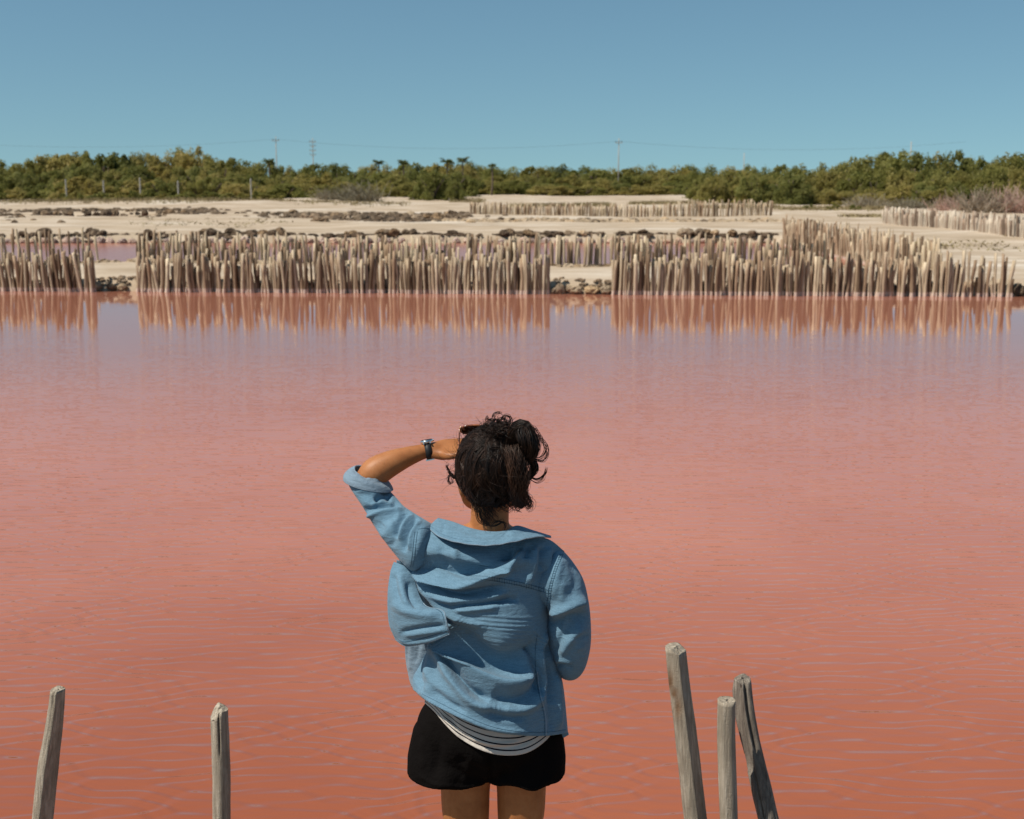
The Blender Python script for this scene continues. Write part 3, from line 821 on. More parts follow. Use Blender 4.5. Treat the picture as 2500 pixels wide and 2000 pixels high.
def near_post(label, path, half, y, planes, top, mat, seed, cracks=(), stain=None, name='wooden_post', facing_flats=(), rough=1.0):
    """path/half in photo measure at depth y; planes: (angle, offset, z-range) chopped flats; top: list of (slope angle, slope, drop)."""
    p3 = np.array([P(px, py, y + dy) for px, py, dy in path])
    k = (p3[-1] - p3[-2]) / (p3[-2, 2] - p3[-1, 2])
    end = p3[-1] + k * (p3[-1, 2] + 0.42)
    p3 = np.vstack([p3, end])
    nr, ns = 90, 56
    q = spline(p3, nr)
    mm = 1.04 * y / FPX
    rad = np.interp(np.linspace(0, 1, nr), np.linspace(0, 1, len(half)), np.array(half) * mm)
    a = np.linspace(0, 2 * np.pi, ns, endpoint=False)
    A, Z = np.meshgrid(a, np.arange(nr))
    zz = q[Z, 2] - q[0, 2]
    r = rad[Z].copy()
    cyl = np.stack([np.cos(A), np.sin(A), zz], 2).reshape(-1, 3)
    n1 = vnoise(cyl * [1.3, 1.3, 2.2], 1.0, seed).reshape(A.shape)
    n2 = vnoise(cyl * [9, 9, 3.0], 1.0, seed + 3).reshape(A.shape)
    n3 = vnoise(cyl * [3.5, 3.5, 14.0], 1.0, seed + 5).reshape(A.shape)
    r *= 1 + 0.10 * n1 * rough + 0.05 * n2 * rough + 0.035 * n3 * rough
    for ca, cw, depth, z0, z1 in cracks:
        aa = ca + 0.12 * np.sin(zz * 9 + seed)
        d = np.angle(np.exp(1j * (A - aa)))
        m = np.clip((zz - z1) / 0.05, 0, 1) * np.clip((z0 - zz) / 0.02 + 1, 0, 1)
        r -= depth * np.exp(-(d / cw) ** 2) * m
    ox, oy = r * np.cos(A), r * np.sin(A)
    for ang, off, z0, z1 in planes:
        nx, ny = math.cos(ang), math.sin(ang)
        lim = off * mm + np.clip((z1 - zz) / 0.06, 0, 1) * 0.05 + np.clip((zz - z0) / 0.03, 0, 1) * 0.05
        ex = np.maximum(0, ox * nx + oy * ny - lim)
        ox -= ex * nx; oy -= ex * ny
    def ztop(dx, dy):
        return np.min([-(dx * math.cos(sa) + dy * math.sin(sa)) * sl - dr for sa, sl, dr in top], axis=0)
    X, Y = q[Z, 0] + ox, q[Z, 1] + oy
    zt = q[0, 2] + ztop(ox, oy)
    ZZ = np.minimum(q[Z, 2], zt)
    V = [np.stack([X, Y, ZZ], 2).reshape(-1, 3)]
    F = grid_faces(ns, nr, True)
    base = len(V[0]); prev = 0
    for j, s in enumerate((0.9, 0.72, 0.5, 0.28, 0.1)):
        dx, dy = ox[0] * s, oy[0] * s
        z = q[0, 2] + ztop(dx, dy) - 0.002 + 0.005 * np.array([noise.noise(Vector((u * 220, w * 220, seed))) for u, w in zip(dx, dy)])
        V.append(np.stack([q[0, 0] + dx, q[0, 1] + dy, z], 1))
        for i in range(ns):
            F.append((prev + (i + 1) % ns, prev + i, base + i, base + (i + 1) % ns))
        prev = base; base += ns
    F.append(tuple(prev + i for i in range(ns)))
    V = np.vstack(V)
    F = [f[::-1] for f in F]
    org = np.array([q[-1, 0], q[-1, 1], -0.42])
    me = mesh_data(name, V - org, F, mat)
    me.shade_smooth() if hasattr(me, 'shade_smooth') else None
    at = me.attributes.new('stain', 'FLOAT', 'POINT')
    if stain:
        sv = np.zeros(len(V)); pxs = to_px(V)
        for sx, sy, wx, wy, am in stain:
            sv = np.maximum(sv, am * np.exp(-((pxs[:, 0] - sx) / wx) ** 2 - ((pxs[:, 1] - sy) / wy) ** 2))
        at.data.foreach_set('value', sv.astype(np.float32))
    o = link(name, me, None, org)
    return prop(o, label, 'post', 'weathered posts in the near water')
NEARY = 3.75
pi = math.pi
near_post('leaning grey post nearest the left edge, its right side split flat and dark', [(142, 1680, 0), (135, 1760, 0), (120, 1870, 0), (108, 1985, 0)], [18, 27, 28, 29, 31, 32], NEARY,
          [(-0.40, 9, 1, -2), (-1.0, 22, -.02, -2)], [(pi * 1.1, .22, .0), (-.2, .25, .003)], M['weathered_post'], 1, [(-1.9, .06, .004, 0, -.25)])
near_post('upright pale post with a long crack down from its top, left of the person', [(535, 1722, 0), (538, 1800, 0), (541, 1900, 0), (541, 1990, 0)], [21, 23, 22, 22, 23], NEARY,
          [], [(pi, .1, .0), (0.1, .5, .004), (pi * 1.2, 1.2, .010)], M['weathered_post'], 2, [(-1.55, .055, .020, .05, -.17)])
near_post('tallest near post, chopped pale top and brown burn stain, right of the person', [(1650, 1578, 0), (1662, 1680, 0), (1678, 1800, 0), (1700, 1990, 0)], [27, 31, 32, 33, 34], NEARY,
          [(-0.55, 16, 1, -2), (-2.2, 25, -.02, -.22)], [(-.5, .65, .003), (pi, .12, .0)], M['weathered_post'], 3, [], [(1636, 1665, 9, 26, .9), (1646, 1692, 9, 12, 1.0), (1655, 1728, 10, 30, .75)])
near_post('short round post with a flat sawn top, between the two taller right posts', [(1774, 1708, 0), (1773, 1800, 0), (1776, 1900, 0), (1779, 1990, 0)], [22, 23, 22, 21, 21], NEARY - .05,
          [], [(-1.0, .08, .0)], M['weathered_post'], 4, [], None, rough=0.5)
sp = near_post('dark rotten post with a split hollow top, rightmost of the near posts', [(1812, 1652, .08), (1820, 1735, .06), (1838, 1835, .04), (1857, 1915, .02), (1874, 1995, 0)], [21, 26, 27, 27, 30, 32], NEARY + .03,
          [(-2.7, 14, 1, -.30)], [(-.3, .3, .0), (pi, .45, .002), (-1.6, .5, .004)], M['dark_post'], 5, [(-1.25, .22, .022, .06, -.26), (-2.2, .08, .012, .06, -.6), (-.9, .1, .01, -.3, -.8)], None, rough=1.4)
b = MB(); q = spline(np.array([P(1800, 1662, NEARY + .2), P(1806, 1720, NEARY + .18), P(1822, 1840, NEARY + .12)]), 16)
v, f = tube(q - np.array(sp.location), np.interp(np.linspace(0, 1, 16), [0, .15, .6, 1], [.012, .020, .020, .006]), 10, True)
v += 0.003 * np.stack([vnoise(v * [1, 1, .2], 90, s) for s in (1, 2, 3)], 1)
link('sliver', mesh_data('sliver', v, f, M['dark_post']), sp)

# ------------------------------------------------------------------ person
def smooth_mesh(mb, voxel, iters, name, mat, factor=0.5):
    me = mb.data(name + '_raw')
    o = link(name, me)
    r = o.modifiers.new('r', 'REMESH'); r.mode = 'VOXEL'; r.voxel_size = voxel; r.use_smooth_shade = True
    s = o.modifiers.new('s', 'SMOOTH'); s.factor = factor; s.iterations = iters
    dg = bpy.context.evaluated_depsgraph_get()
    out = bpy.data.meshes.new_from_object(o.evaluated_get(dg))
    o.modifiers.clear(); o.data = out
    bpy.data.meshes.remove(me)
    out.name = name
    out.materials.clear(); out.materials.append(mat)
    out.polygons.foreach_set('use_smooth', [True] * len(out.polygons))
    return o
def coords_of(me):
    v = np.empty(len(me.vertices) * 3); me.vertices.foreach_get('co', v); return v.reshape(-1, 3)
def normals_of(me):
    n = np.empty(len(me.vertices) * 3); me.vertices.foreach_get('normal', n); return n.reshape(-1, 3)
def sculpt(me, strokes, outward=None, passes=1):
    """Raises (+mm) or presses (-mm) folds along lines read off the photograph, on the side that faces it."""
    v, n = coords_of(me), normals_of(me)
    px = to_px(v)
    view = np.array([0, 0, EYE]) - v; view /= np.linalg.norm(view, axis=1)[:, None]
    face = sm(0.02, 0.4, np.einsum('ij,ij->i', n, view))
    disp = np.zeros(len(v))
    for st in strokes:
        pts, w, amp = st[0], st[1], st[2]
        w2 = st[3] if len(st) > 3 and st[3] else w
        puck = st[4] if len(st) > 4 else 0
        s = spline(pts, 48)
        lo, hi = s.min(0) - 3 * max(w, w2), s.max(0) + 3 * max(w, w2)
        idx = np.where(((px > lo) & (px < hi)).all(1) & (face > 0))[0]
        if not len(idx): continue
        d = px[idx][:, None, :] - s[None]
        d2 = (d ** 2).sum(2); k = d2.argmin(1)
        tan = np.gradient(s, axis=0)
        dd = d[np.arange(len(idx)), k]
        sg = tan[k, 0] * dd[:, 1] - tan[k, 1] * dd[:, 0]
        dist = np.sqrt(d2[np.arange(len(idx)), k])
        ww = np.where(sg > 0, w2, w)
        tt = k / 47.0
        taper = np.clip(np.sin(np.pi * tt) * 2.0, 0, 1)
        val = np.exp(-(dist / ww) ** 2) * taper
        if puck: val *= 0.5 + 0.5 * np.sin(tt * puck * 2 * np.pi)
        disp[idx] += amp * 0.001 * val
    v = v + n * (disp * face)[:, None]
    me.vertices.foreach_set('co', v.ravel()); me.update()

# skin, cloth and hair materials
t = NT('skin'); c = t.coords('Object')
col = t.ramp(t.noise(c, 14, 6, 0.7), [(0.3, (0.28, 0.100, 0.032)), (0.5, (0.37, 0.142, 0.048)), (0.7, (0.43, 0.18, 0.068))])
col = t.mix(t.ramp(t.noise(c, 170, 3, 0.6), [(0.62, (0, 0, 0)), (0.72, (0.5, 0.5, 0.5))]), col, (0.20, 0.075, 0.03))
t.bump(t.noise(c, 500, 2, 0.5), 0.15, 0.002)
M['skin'] = t.set(col, 0.5, 0.35)
t.b.inputs['Subsurface Weight'].default_value = 0.06
t.b.inputs['Subsurface Radius'].default_value = (0.008, 0.003, 0.0015)
t.b.inputs['Subsurface Scale'].default_value = 0.5
def denim(name, a, b, lift=1.0):
    t = NT(name); c = t.coords('Object')
    weave = t.noise(t.coords('Object', (1, 1, 2.6)), 420, 2, 0.6); slub = t.noise(t.coords('Object', (0.25, 0.25, 3.2)), 160, 3, 0.6); fade = t.noise(c, 10, 5, 0.6)
    col = t.mix(fade, a, b)
    col = t.mix(t.ramp(weave, [(0.3, (0, 0, 0)), (0.7, (0.6, 0.6, 0.6))]), col, tuple(min(1, x * 1.5 + .02) for x in b))
    col = t.mix(t.ramp(slub, [(0.38, (0.22, 0.22, 0.22)), (0.56, (0, 0, 0))]), col, tuple(x * .55 for x in a))
    wr = t.noise(t.coords('Object', (1, 1, 2.4)), 34, 5, 0.62, 0.5)
    hh = t.math('ADD', t.math('MULTIPLY', wr, 1.0), t.math('MULTIPLY', weave, 0.10))
    t.bump(hh, 0.40, 0.009)
    M[name] = t.set(col, 0.85, 0.15)
    t.b.inputs['Sheen Weight'].default_value = 0.15
denim('blue_denim', (0.066, 0.136, 0.196), (0.122, 0.220, 0.300))
denim('pale_denim', (0.12, 0.175, 0.23), (0.175, 0.24, 0.30))
t = NT('seam_thread'); M['seam_thread'] = t.set((0.048, 0.10, 0.15), 0.9, 0.1)
t = NT('pale_thread'); M['pale_thread'] = t.set((0.30, 0.38, 0.46), 0.9, 0.1)
t = NT('black_cloth'); c = t.coords('Object')
t.bump(t.noise(c, 26, 4, 0.6), 0.4, 0.02); M['black_cloth'] = t.set((0.005, 0.004, 0.0037), 0.9, 0.06)
t = NT('striped_cloth'); uv = t.new('ShaderNodeUVMap'); sp_ = t.new('ShaderNodeSeparateXYZ'); t.l.new(uv.outputs[0], sp_.inputs[0])
fr = t.math('FRACT', t.math('MULTIPLY', sp_.outputs[1], 9.5))
band = t.math('MULTIPLY', t.math('GREATER_THAN', fr, 0.56), t.math('LESS_THAN', fr, 0.80))
t.bump(t.noise(t.coords('Object'), 40, 4), 0.35, 0.01)
M['striped_cloth'] = t.set(t.mix(band, (0.56, 0.51, 0.45), (0.010, 0.010, 0.018)), 0.9, 0.1)
t = NT('hair_strand'); oi = t.new('ShaderNodeAttribute'); oi.attribute_name = 'tone'
M['hair_strand'] = t.set(t.mix(oi.outputs['Fac'], (0.005, 0.003, 0.0022), (0.085, 0.041, 0.024)), 0.45, 0.28)
t = NT('metal'); M['metal'] = t.set((0.75, 0.74, 0.72), 0.25, 0.5, Metallic=1.0)
t = NT('strap_leather'); M['strap_leather'] = t.set((0.015, 0.015, 0.017), 0.55, 0.35)
t = NT('tortoise_frame'); M['tortoise_frame'] = t.set(t.ramp(t.noise(t.coords('Object'), 60, 3), [(0.4, (0.10, 0.025, 0.012)), (0.6, (0.35, 0.12, 0.05))]), 0.2, 0.5)
t = NT('gold_edge'); M['gold_edge'] = t.set((0.8, 0.5, 0.3), 0.2, 0.5, Metallic=1.0)
t = NT('brown_lens'); M['brown_lens'] = t.set((0.07, 0.028, 0.012), 0.08, 0.5)
t = NT('rubber'); M['rubber'] = t.set((0.03, 0.03, 0.03), 0.8, 0.2)

BY = 2.95
footz = H(0, BY)
person = prop(empty('person', (P(1190, 1700, BY).x, BY, footz)), 'person seen from behind in blue denim shirt and black shorts, left hand shading the eyes', 'person')

def W(px, py, y): return np.array(P(px, py, y))
def limb(b, nodes, sides=18):
    """nodes: (point, radius): one tapered limb with balls at the joints."""
    p = np.array([n[0] for n in nodes]); r = np.array([n[1] for n in nodes])
    n = max(8, 5 * len(nodes))
    s = spline(np.hstack([p, r[:, None]]), n)
    b.tube(s[:, :3], s[:, 3], sides)
    b.ball(p[0], r[0]); b.ball(p[-1], r[-1])
b = MB()
# trunk
b.ball(W(1187, 1760, BY), (.158, .108, .135)); b.ball(W(1188, 1600, BY), (.115, .066, .15)); b.ball(W(1190, 1450, BY), (.135, .082, .15))
limb(b, [(W(1075, 1350, BY), .036), (W(1195, 1318, BY), .052), (W(1315, 1372, BY), .036)])
limb(b, [(W(1195, 1330, BY), .053), (W(1195, 1285, BY), .049), (W(1197, 1235, BY + .005), .048), (W(1200, 1180, BY + .02), .052)])
# head
b.ball(W(1198, 1125, BY + .015), (.074, .094, .092)); b.ball(W(1190, 1175, BY + .05), (.060, .062, .075)); b.ball(W(1180, 1212, BY + .07), (.040, .045, .040))
b.ball(W(1170, 1228, BY + .095), (.022, .02, .018))
limb(b, [(W(1140, 1195, BY + .02), .020), (W(1146, 1220, BY + .04), .018), (W(1160, 1232, BY + .08), .016)]); limb(b, [(W(1262, 1195, BY + .02), .018), (W(1240, 1222, BY + .04), .018), (W(1190, 1235, BY + .08), .016)])
limb(b, [(W(1168, 1120, BY + .105), .009), (W(1162, 1150, BY + .120), .011), (W(1158, 1168, BY + .132), .012)])
b.ball(W(1163, 1192, BY + .112), (.022, .010, .007)); b.ball(W(1163, 1200, BY + .110), (.020, .010, .007))
for ex in (-1, 1):
    b.ball(W(1170 + ex * 32, 1122, BY + .098), (.026, .012, .008)); b.ball(W(1170 + ex * 32, 1138, BY + .094), (.013, .012, .010))
b.ball(W(1129, 1186, BY + .0), (.011, .018, .030)); b.ball(W(1132, 1203, BY + .005), (.009, .010, .012)); b.ball(W(1268, 1183, BY), (.011, .018, .030))
# raised left arm
limb(b, [(W(1045, 1338, BY), .036), (W(985, 1297, BY + .03), .024), (W(925, 1230, BY + .083), .020), (W(888, 1184, BY + .112), .025)])
limb(b, [(W(888, 1176, BY + .112), .028), (W(915, 1153, BY + .12), .0385), (W(955, 1131, BY + .13), .034), (W(1000, 1113, BY + .145), .0255), (W(1040, 1101, BY + .16), .0195), (W(1062, 1099, BY + .165), .0195)])
hw = np.array([0, .78, .42])
for k in (-1.2, -.4, .4, 1.2):
    limb(b, [(W(1056, 1100, BY + .165) + hw * k * .011, .014), (W(1085, 1098, BY + .168) + hw * k * .018, .0155), (W(1112, 1094, BY + .17) + hw * k * .020, .0125)])
b.ball(W(1088, 1110, BY + .155), (.020, .016, .013))
for i, (ln, k) in enumerate(((.066, -1.5), (.078, -.5), (.073, .5), (.058, 1.5))):
    a0 = W(1108, 1094, BY + .17) + hw * k * .0185
    d = np.array([1, .05 + .06 * i, .10 - .03 * i]); d /= np.linalg.norm(d)
    limb(b, [(a0 - d * .012, .0102), (a0 + d * ln * .45, .0088), (a0 + d * ln * .75 + [0, 0, -.004], .0080), (a0 + d * ln + [0, 0, -.012], .0066)], 12)
limb(b, [(W(1078, 1108, BY + .150), .0125), (W(1094, 1113, BY + .132), .0115), (W(1110, 1112, BY + .125), .0098), (W(1122, 1108, BY + .122), .0082)], 12)
# hanging right arm, forearm in front of the body
limb(b, [(W(1322, 1385, BY), .038), (W(1368, 1450, BY + .01), .032), (W(1390, 1530, BY + .02), .026), (W(1392, 1585, BY + .035), .022)])
limb(b, [(W(1392, 1585, BY + .035), .022), (W(1372, 1592, BY + .075), .024), (W(1335, 1578, BY + .15), .029), (W(1290, 1555, BY + .21), .020), (W(1265, 1545, BY + .225), .020)])
for k in (-1.2, -.4, .4, 1.2):
    limb(b, [(W(1272, 1548, BY + .222) + np.array([0, .3, .9]) * k * .012, .013), (W(1222, 1530, BY + .225) + np.array([0, .3, .9]) * k * .019, .013)])
    limb(b, [(W(1225, 1530, BY + .225) + np.array([0, .3, .9]) * k * .0195, .0095), (W(1185, 1522, BY + .215) + np.array([0, .3, .9]) * k * .019, .0085), (W(1158, 1522, BY + .19) + np.array([0, .3, .9]) * k * .018, .0072)], 12)
limb(b, [(W(1262, 1535, BY + .215), .012), (W(1235, 1505, BY + .20), .0105), (W(1215, 1495, BY + .195), .009)], 12)
# legs and feet
for sx, fx in ((1137, -.02), (1272, .02)):
    th = W(sx, 1930, BY)
    knee = np.array([th[0] - .004 * np.sign(fx), BY + .005, footz + .47]); ank = np.array([th[0] + fx * .5, BY - .02, footz + .085])
    limb(b, [(W(sx + (8 if fx < 0 else -8), 1800, BY), .082), (W(sx, 1900, BY), .0665), (W(sx, 1975, BY), .0625), (knee + [0, 0, .09], .056), (knee, .050), (knee + [0, -.02, -.12], .050), (knee + [0, -.015, -.24], .040), (ank, .031)])
    limb(b, [(ank + [0, -.02, -.05], .032), (ank + [fx * .3, .06, -.045], .034), (ank + [fx * .6, .13, -.06], .026), (ank + [fx * .8, .19, -.066], .019)])
    for k in range(5):
        limb(b, [(ank + [fx * .8 + (k - 2) * .015, .17 - abs(k - 2) * .005, -.067], .012), (ank + [fx * .9 + (k - 2) * .017, .215 - abs(k - 2) * .008, -.073], .010)], 10)
body = smooth_mesh(b, 0.0046, 5, 'body', M['skin'])
child(body, person)
# ------------------------------------------------------------------ clothes
def curve2(pts, n): return spline(pts, n)
def coons(T, B, L, Rr, s, v):
    """Fills four border curves (any dimension) at parameters s (across) and v (down)."""
    nu, nv = 400, 400
    q = [spline(c, 400) for c in (T, B, L, Rr)]
    def at(c, t): return np.stack([np.interp(t, np.linspace(0, 1, 400), c[:, k]) for k in range(c.shape[1])], -1)
    t, bb, l, r = at(q[0], s), at(q[1], s), at(q[2], v), at(q[3], v)
    S, V = s[None, :, None], v[:, None, None]
    return (1 - V) * t[None] + V * bb[None] + (1 - S) * l[:, None] + S * r[:, None] - ((1 - S) * (1 - V) * q[0][0] + S * (1 - V) * q[0][-1] + (1 - S) * V * q[1][0] + S * V * q[1][-1])
def lift(pxg, y):
    """photo measures (…,2) and depths (…) -> metres."""
    u, w = (pxg[..., 0] - 1250) / FPX, (1000 - pxg[..., 1]) / FPX
    dy, dz = CP + w * SP, -SP + w * CP
    tt = y / dy
    return np.stack([u * tt, y, EYE + dz * tt], -1)
def cloth_tube(T, B, L, Rr, prof, nb=170, nf=60, nv=210, yc=BY, fprof=None):
    """A garment tube: the back half is laid between the four outline curves, the front half mirrors it in depth."""
    v = np.linspace(0, 1, nv)
    sb = (1 - np.cos(np.linspace(0, np.pi, nb))) / 2
    sf = (1 - np.cos(np.linspace(0, np.pi, nf)))[1:-1][::-1] / 2
    D = np.interp(v, [a for a, _ in prof], [d for _, d in prof]); k = np.ones(9) / 9
    D = np.convolve(np.pad(D, 4, 'edge'), k, 'valid')
    Df = D if fprof is None else np.interp(v, [a for a, _ in fprof], [d for _, d in fprof])
    back = lift(coons(T, B, L, Rr, sb, v), yc - D[:, None] * np.sqrt(np.clip(1 - (2 * sb - 1) ** 2, 0, 1))[None] ** 1.1)
    front = lift(coons(T, B, L, Rr, sf, v), yc + Df[:, None] * np.sqrt(np.clip(1 - (2 * sf - 1) ** 2, 0, 1))[None])
    g = np.concatenate([back, front], 1)
    n = g.shape[1]
    return g.reshape(-1, 3), [f[::-1] for f in grid_faces(n, nv, True)], n, nv
def orient(me):
    v, n = coords_of(me), normals_of(me)
    if np.median(np.einsum('ij,ij->i', n, np.array([0, 0, EYE]) - v)) < 0:
        me.flip_normals()
def sheet3(T, B, L, Rr, nu, nv, bulge=0.0):
    """A cloth sheet between four borders of (px, py, depth)."""
    s, v = np.linspace(0, 1, nu), np.linspace(0, 1, nv)
    g = coons(T, B, L, Rr, s, v)
    y = g[..., 2] - bulge * np.sin(np.pi * s)[None] * np.sin(np.pi * np.clip(v, .0, 1))[:, None]
    return lift(g[..., :2], y).reshape(-1, 3), grid_faces(nu, nv)
def ring_tube(rings, n=80, ns=90):
    """rings: (centre, a vector, b vector)."""
    q = spline(np.array([np.concatenate(r) for r in rings]), n)
    a = np.linspace(0, 2 * np.pi, ns, endpoint=False)
    v = q[:, None, :3] + np.cos(a)[None, :, None] * q[:, None, 3:6] + np.sin(a)[None, :, None] * q[:, None, 6:9]
    return v.reshape(-1, 3), grid_faces(ns, n, True)
def pair(p, q, y, bs, bdir=(0, 1, 0), dy=0.0):
    A, Bq = W(*p, y - dy), W(*q, y + dy)
    return ((A + Bq) / 2, (A - Bq) / 2, np.array(bdir, float) * bs)
def solid(o, th, off=-1.0):
    m = o.modifiers.new('thickness', 'SOLIDIFY'); m.thickness = th; m.offset = off
    return o
def outward(me, centre_fn):
    v, n = coords_of(me), normals_of(me)
    if np.mean(np.einsum('ij,ij->i', n, v - centre_fn(v))) < 0: me.flip_normals()

# shirt body
vt, ft, nn, nv_ = cloth_tube([(1012, 1300), (1045, 1289), (1090, 1296), (1150, 1311), (1195, 1316), (1240, 1310), (1290, 1307), (1340, 1317), (1378, 1346)],
                             [(1008, 1684), (1040, 1708), (1085, 1732), (1130, 1755), (1200, 1784), (1265, 1795), (1330, 1797), (1387, 1790)],
                             [(1012, 1300), (1006, 1340), (1003, 1388), (1012, 1420), (1034, 1465), (1056, 1510), (1050, 1570), (1026, 1622), (1008, 1655), (1008, 1684)],
                             [(1378, 1346), (1354, 1420), (1343, 1505), (1347, 1560), (1362, 1620), (1376, 1680), (1387, 1790)],
                             [(0, .045), (.05, .075), (.10, .108), (.14, .121), (.17, .113), (.20, .118), (.24, .125), (.28, .120), (.33, .128), (.45, .141), (.57, .147), (.62, .140), (.67, .116), (.71, .117), (.80, .143), (.9, .161), (1, .166)],
                             fprof=[(0, .03), (.1, .08), (.25, .125), (.6, .115), (1, .14)])
me_t = mesh_data('torso_tmp', vt, ft); orient(me_t) if False else None
outward(me_t, lambda v: np.stack([v[:, 0] * 0 + W(1190, 1500, BY)[0], v[:, 1] * 0 + BY, v[:, 2]], 1))
sculpt(me_t, [
    ([(1006, 1388), (1060, 1394), (1120, 1399), (1175, 1392), (1225, 1365), (1280, 1326)], 26, -36, 12),
    ([(996, 1390), (1040, 1413), (1100, 1427), (1160, 1421), (1215, 1402), (1250, 1380)], 9, 26, 8),
    ([(1030, 1418), (1070, 1440), (1120, 1449), (1180, 1444), (1235, 1430)], 9, -18, 6),
    ([(1040, 1440), (1080, 1461), (1130, 1470), (1190, 1463), (1245, 1445)], 9, 14, 8),
    ([(1105, 1482), (1160, 1477), (1220, 1470), (1270, 1464)], 12, -18, 5),
    ([(1105, 1490), (1160, 1488), (1220, 1480)], 8, 10),
    ([(1010, 1405), (1038, 1445), (1075, 1487), (1125, 1515), (1190, 1535)], 9, 12),
    ([(1030, 1450), (1065, 1495), (1110, 1525)], 8, -10),
    ([(1258, 1332), (1228, 1372), (1195, 1400)], 8, -11), ([(1272, 1335), (1245, 1380), (1225, 1410)], 9, 11),
    ([(1292, 1328), (1287, 1365)], 8, -11), ([(1306, 1330), (1302, 1380), (1285, 1430)], 9, 11), ([(1322, 1332), (1322, 1395)], 8, -10), ([(1340, 1335), (1336, 1400)], 9, 10), ([(1352, 1350), (1345, 1420)], 6, -7),
    ([(1080, 1330), (1076, 1360), (1082, 1385)], 10, -7), ([(1110, 1340), (1112, 1375)], 10, 7),
    # the drop from shoulder blades to waist, and the billow below it
    ([(1100, 1525), (1150, 1590), (1215, 1632), (1285, 1610), (1330, 1560)], 42, -36, 22),
    ([(1058, 1530), (1092, 1580), (1140, 1622), (1195, 1655), (1255, 1668), (1315, 1632)], 15, 43, 26),
    ([(1085, 1585), (1112, 1638), (1150, 1685), (1195, 1712)], 10, -29, 9),
    ([(1065, 1575), (1085, 1630), (1118, 1680), (1160, 1718), (1230, 1735)], 11, 18),
    ([(1200, 1690), (1240, 1705), (1290, 1690), (1318, 1650)], 14, -17),
    ([(1215, 1725), (1265, 1735), (1310, 1715), (1330, 1680)], 12, 14),
    ([(1180, 1735), (1235, 1752), (1290, 1750)], 9, -10),
    ([(1312, 1560), (1308, 1625), (1320, 1700)], 9, -18), ([(1332, 1545), (1326, 1620), (1334, 1690)], 7, 11), ([(1343, 1560), (1342, 1640), (1350, 1720)], 9, -17),
    ([(1358, 1640), (1364, 1720), (1362, 1785)], 8, 11), ([(1340, 1690), (1346, 1785)], 7, -7),
    ([(1040, 1575), (1024, 1625), (1016, 1655), (1030, 1690)], 9, -19, 9), ([(1066, 1570), (1050, 1620), (1042, 1660), (1056, 1700)], 12, 11, 12),
    ([(1025, 1640), (1050, 1680), (1090, 1715), (1140, 1742)], 10, -11), ([(1012, 1678), (1050, 1708), (1120, 1745), (1200, 1778), (1300, 1792)], 7, 10),
    # fine creases across the middle back
    ] + [([(1150 + 9 * math.sin(k * 2.1), 1500 + 10.5 * k), (1210, 1505 + 10.5 * k + 2 * math.sin(k)), (1275, 1509 + 10.5 * k), (1320 - 8 * (k % 3), 1506 + 10.5 * k)], 3.6, (1.5, 1.0, 1.8)[k % 3], 2.8) for k in range(12)]
      + [([(1145 + 7 * math.sin(k * 1.3), 1506 + 11 * k), (1220, 1512 + 11 * k), (1290, 1514 + 11 * k)], 3.0, -1.0) for k in range(11)]
      + [([(1010, 1386), (1060, 1398), (1130, 1408), (1200, 1411), (1270, 1424), (1342, 1446)], 5, 2.5, 4, 46), ([(1010, 1320), (1004, 1386)], 6, 2.2, 6, 13), ([(1330, 1560), (1306, 1640), (1322, 1720), (1332, 1790)], 5, 2.0, 5, 26)])
# raised left sleeve
vs, fs = ring_tube([pair((1062, 1285), (1040, 1384), BY, .050), pair((1038, 1272), (1003, 1389), BY - .015, .066), pair((1010, 1255), (962, 1347), BY + .01, .062), pair((985, 1238), (921, 1292), BY + .045, .058),
                    pair((968, 1219), (884, 1232), BY + .08, .054), pair((952, 1202), (856, 1190), BY + .105, .052), pair((946, 1192), (846, 1166), BY + .112, .051)], 110, 110)
me_l = mesh_data('sleeve_tmp', vs, fs); outward(me_l, lambda v: np.repeat(vs.reshape(110, 110, 3).mean(1), 110, axis=0))
sculpt(me_l, [
    ([(862, 1182), (905, 1190), (950, 1206)], 6, -8, 5), ([(868, 1196), (910, 1204), (955, 1217)], 6, 6),
    ([(914, 1224), (930, 1213), (958, 1216)], 6, -13, 6), ([(900, 1236), (930, 1226), (966, 1229)], 5, 7),
    ([(884, 1256), (912, 1240), (950, 1232), (978, 1238)], 10, -14, 5), ([(884, 1266), (925, 1252), (975, 1245), (988, 1248)], 6, 9),
    ([(900, 1290), (940, 1270), (975, 1258)], 9, -4),
    ([(966, 1318), (969, 1290), (982, 1263), (1004, 1255)], 7, -14, 5), ([(976, 1322), (980, 1295), (993, 1270), (1012, 1258)], 5, 8),
    ([(988, 1350), (990, 1318), (1001, 1288), (1022, 1266)], 7, -13, 5), ([(1000, 1345), (1003, 1310), (1016, 1284), (1030, 1270)], 5, 7),
    ([(935, 1315), (950, 1290), (962, 1270)], 10, 5), ([(925, 1295), (935, 1280)], 9, -4), ([(955, 1335), (965, 1315)], 8, -5),
    ([(855, 1200), (875, 1240), (915, 1290), (965, 1345)], 10, 3)])
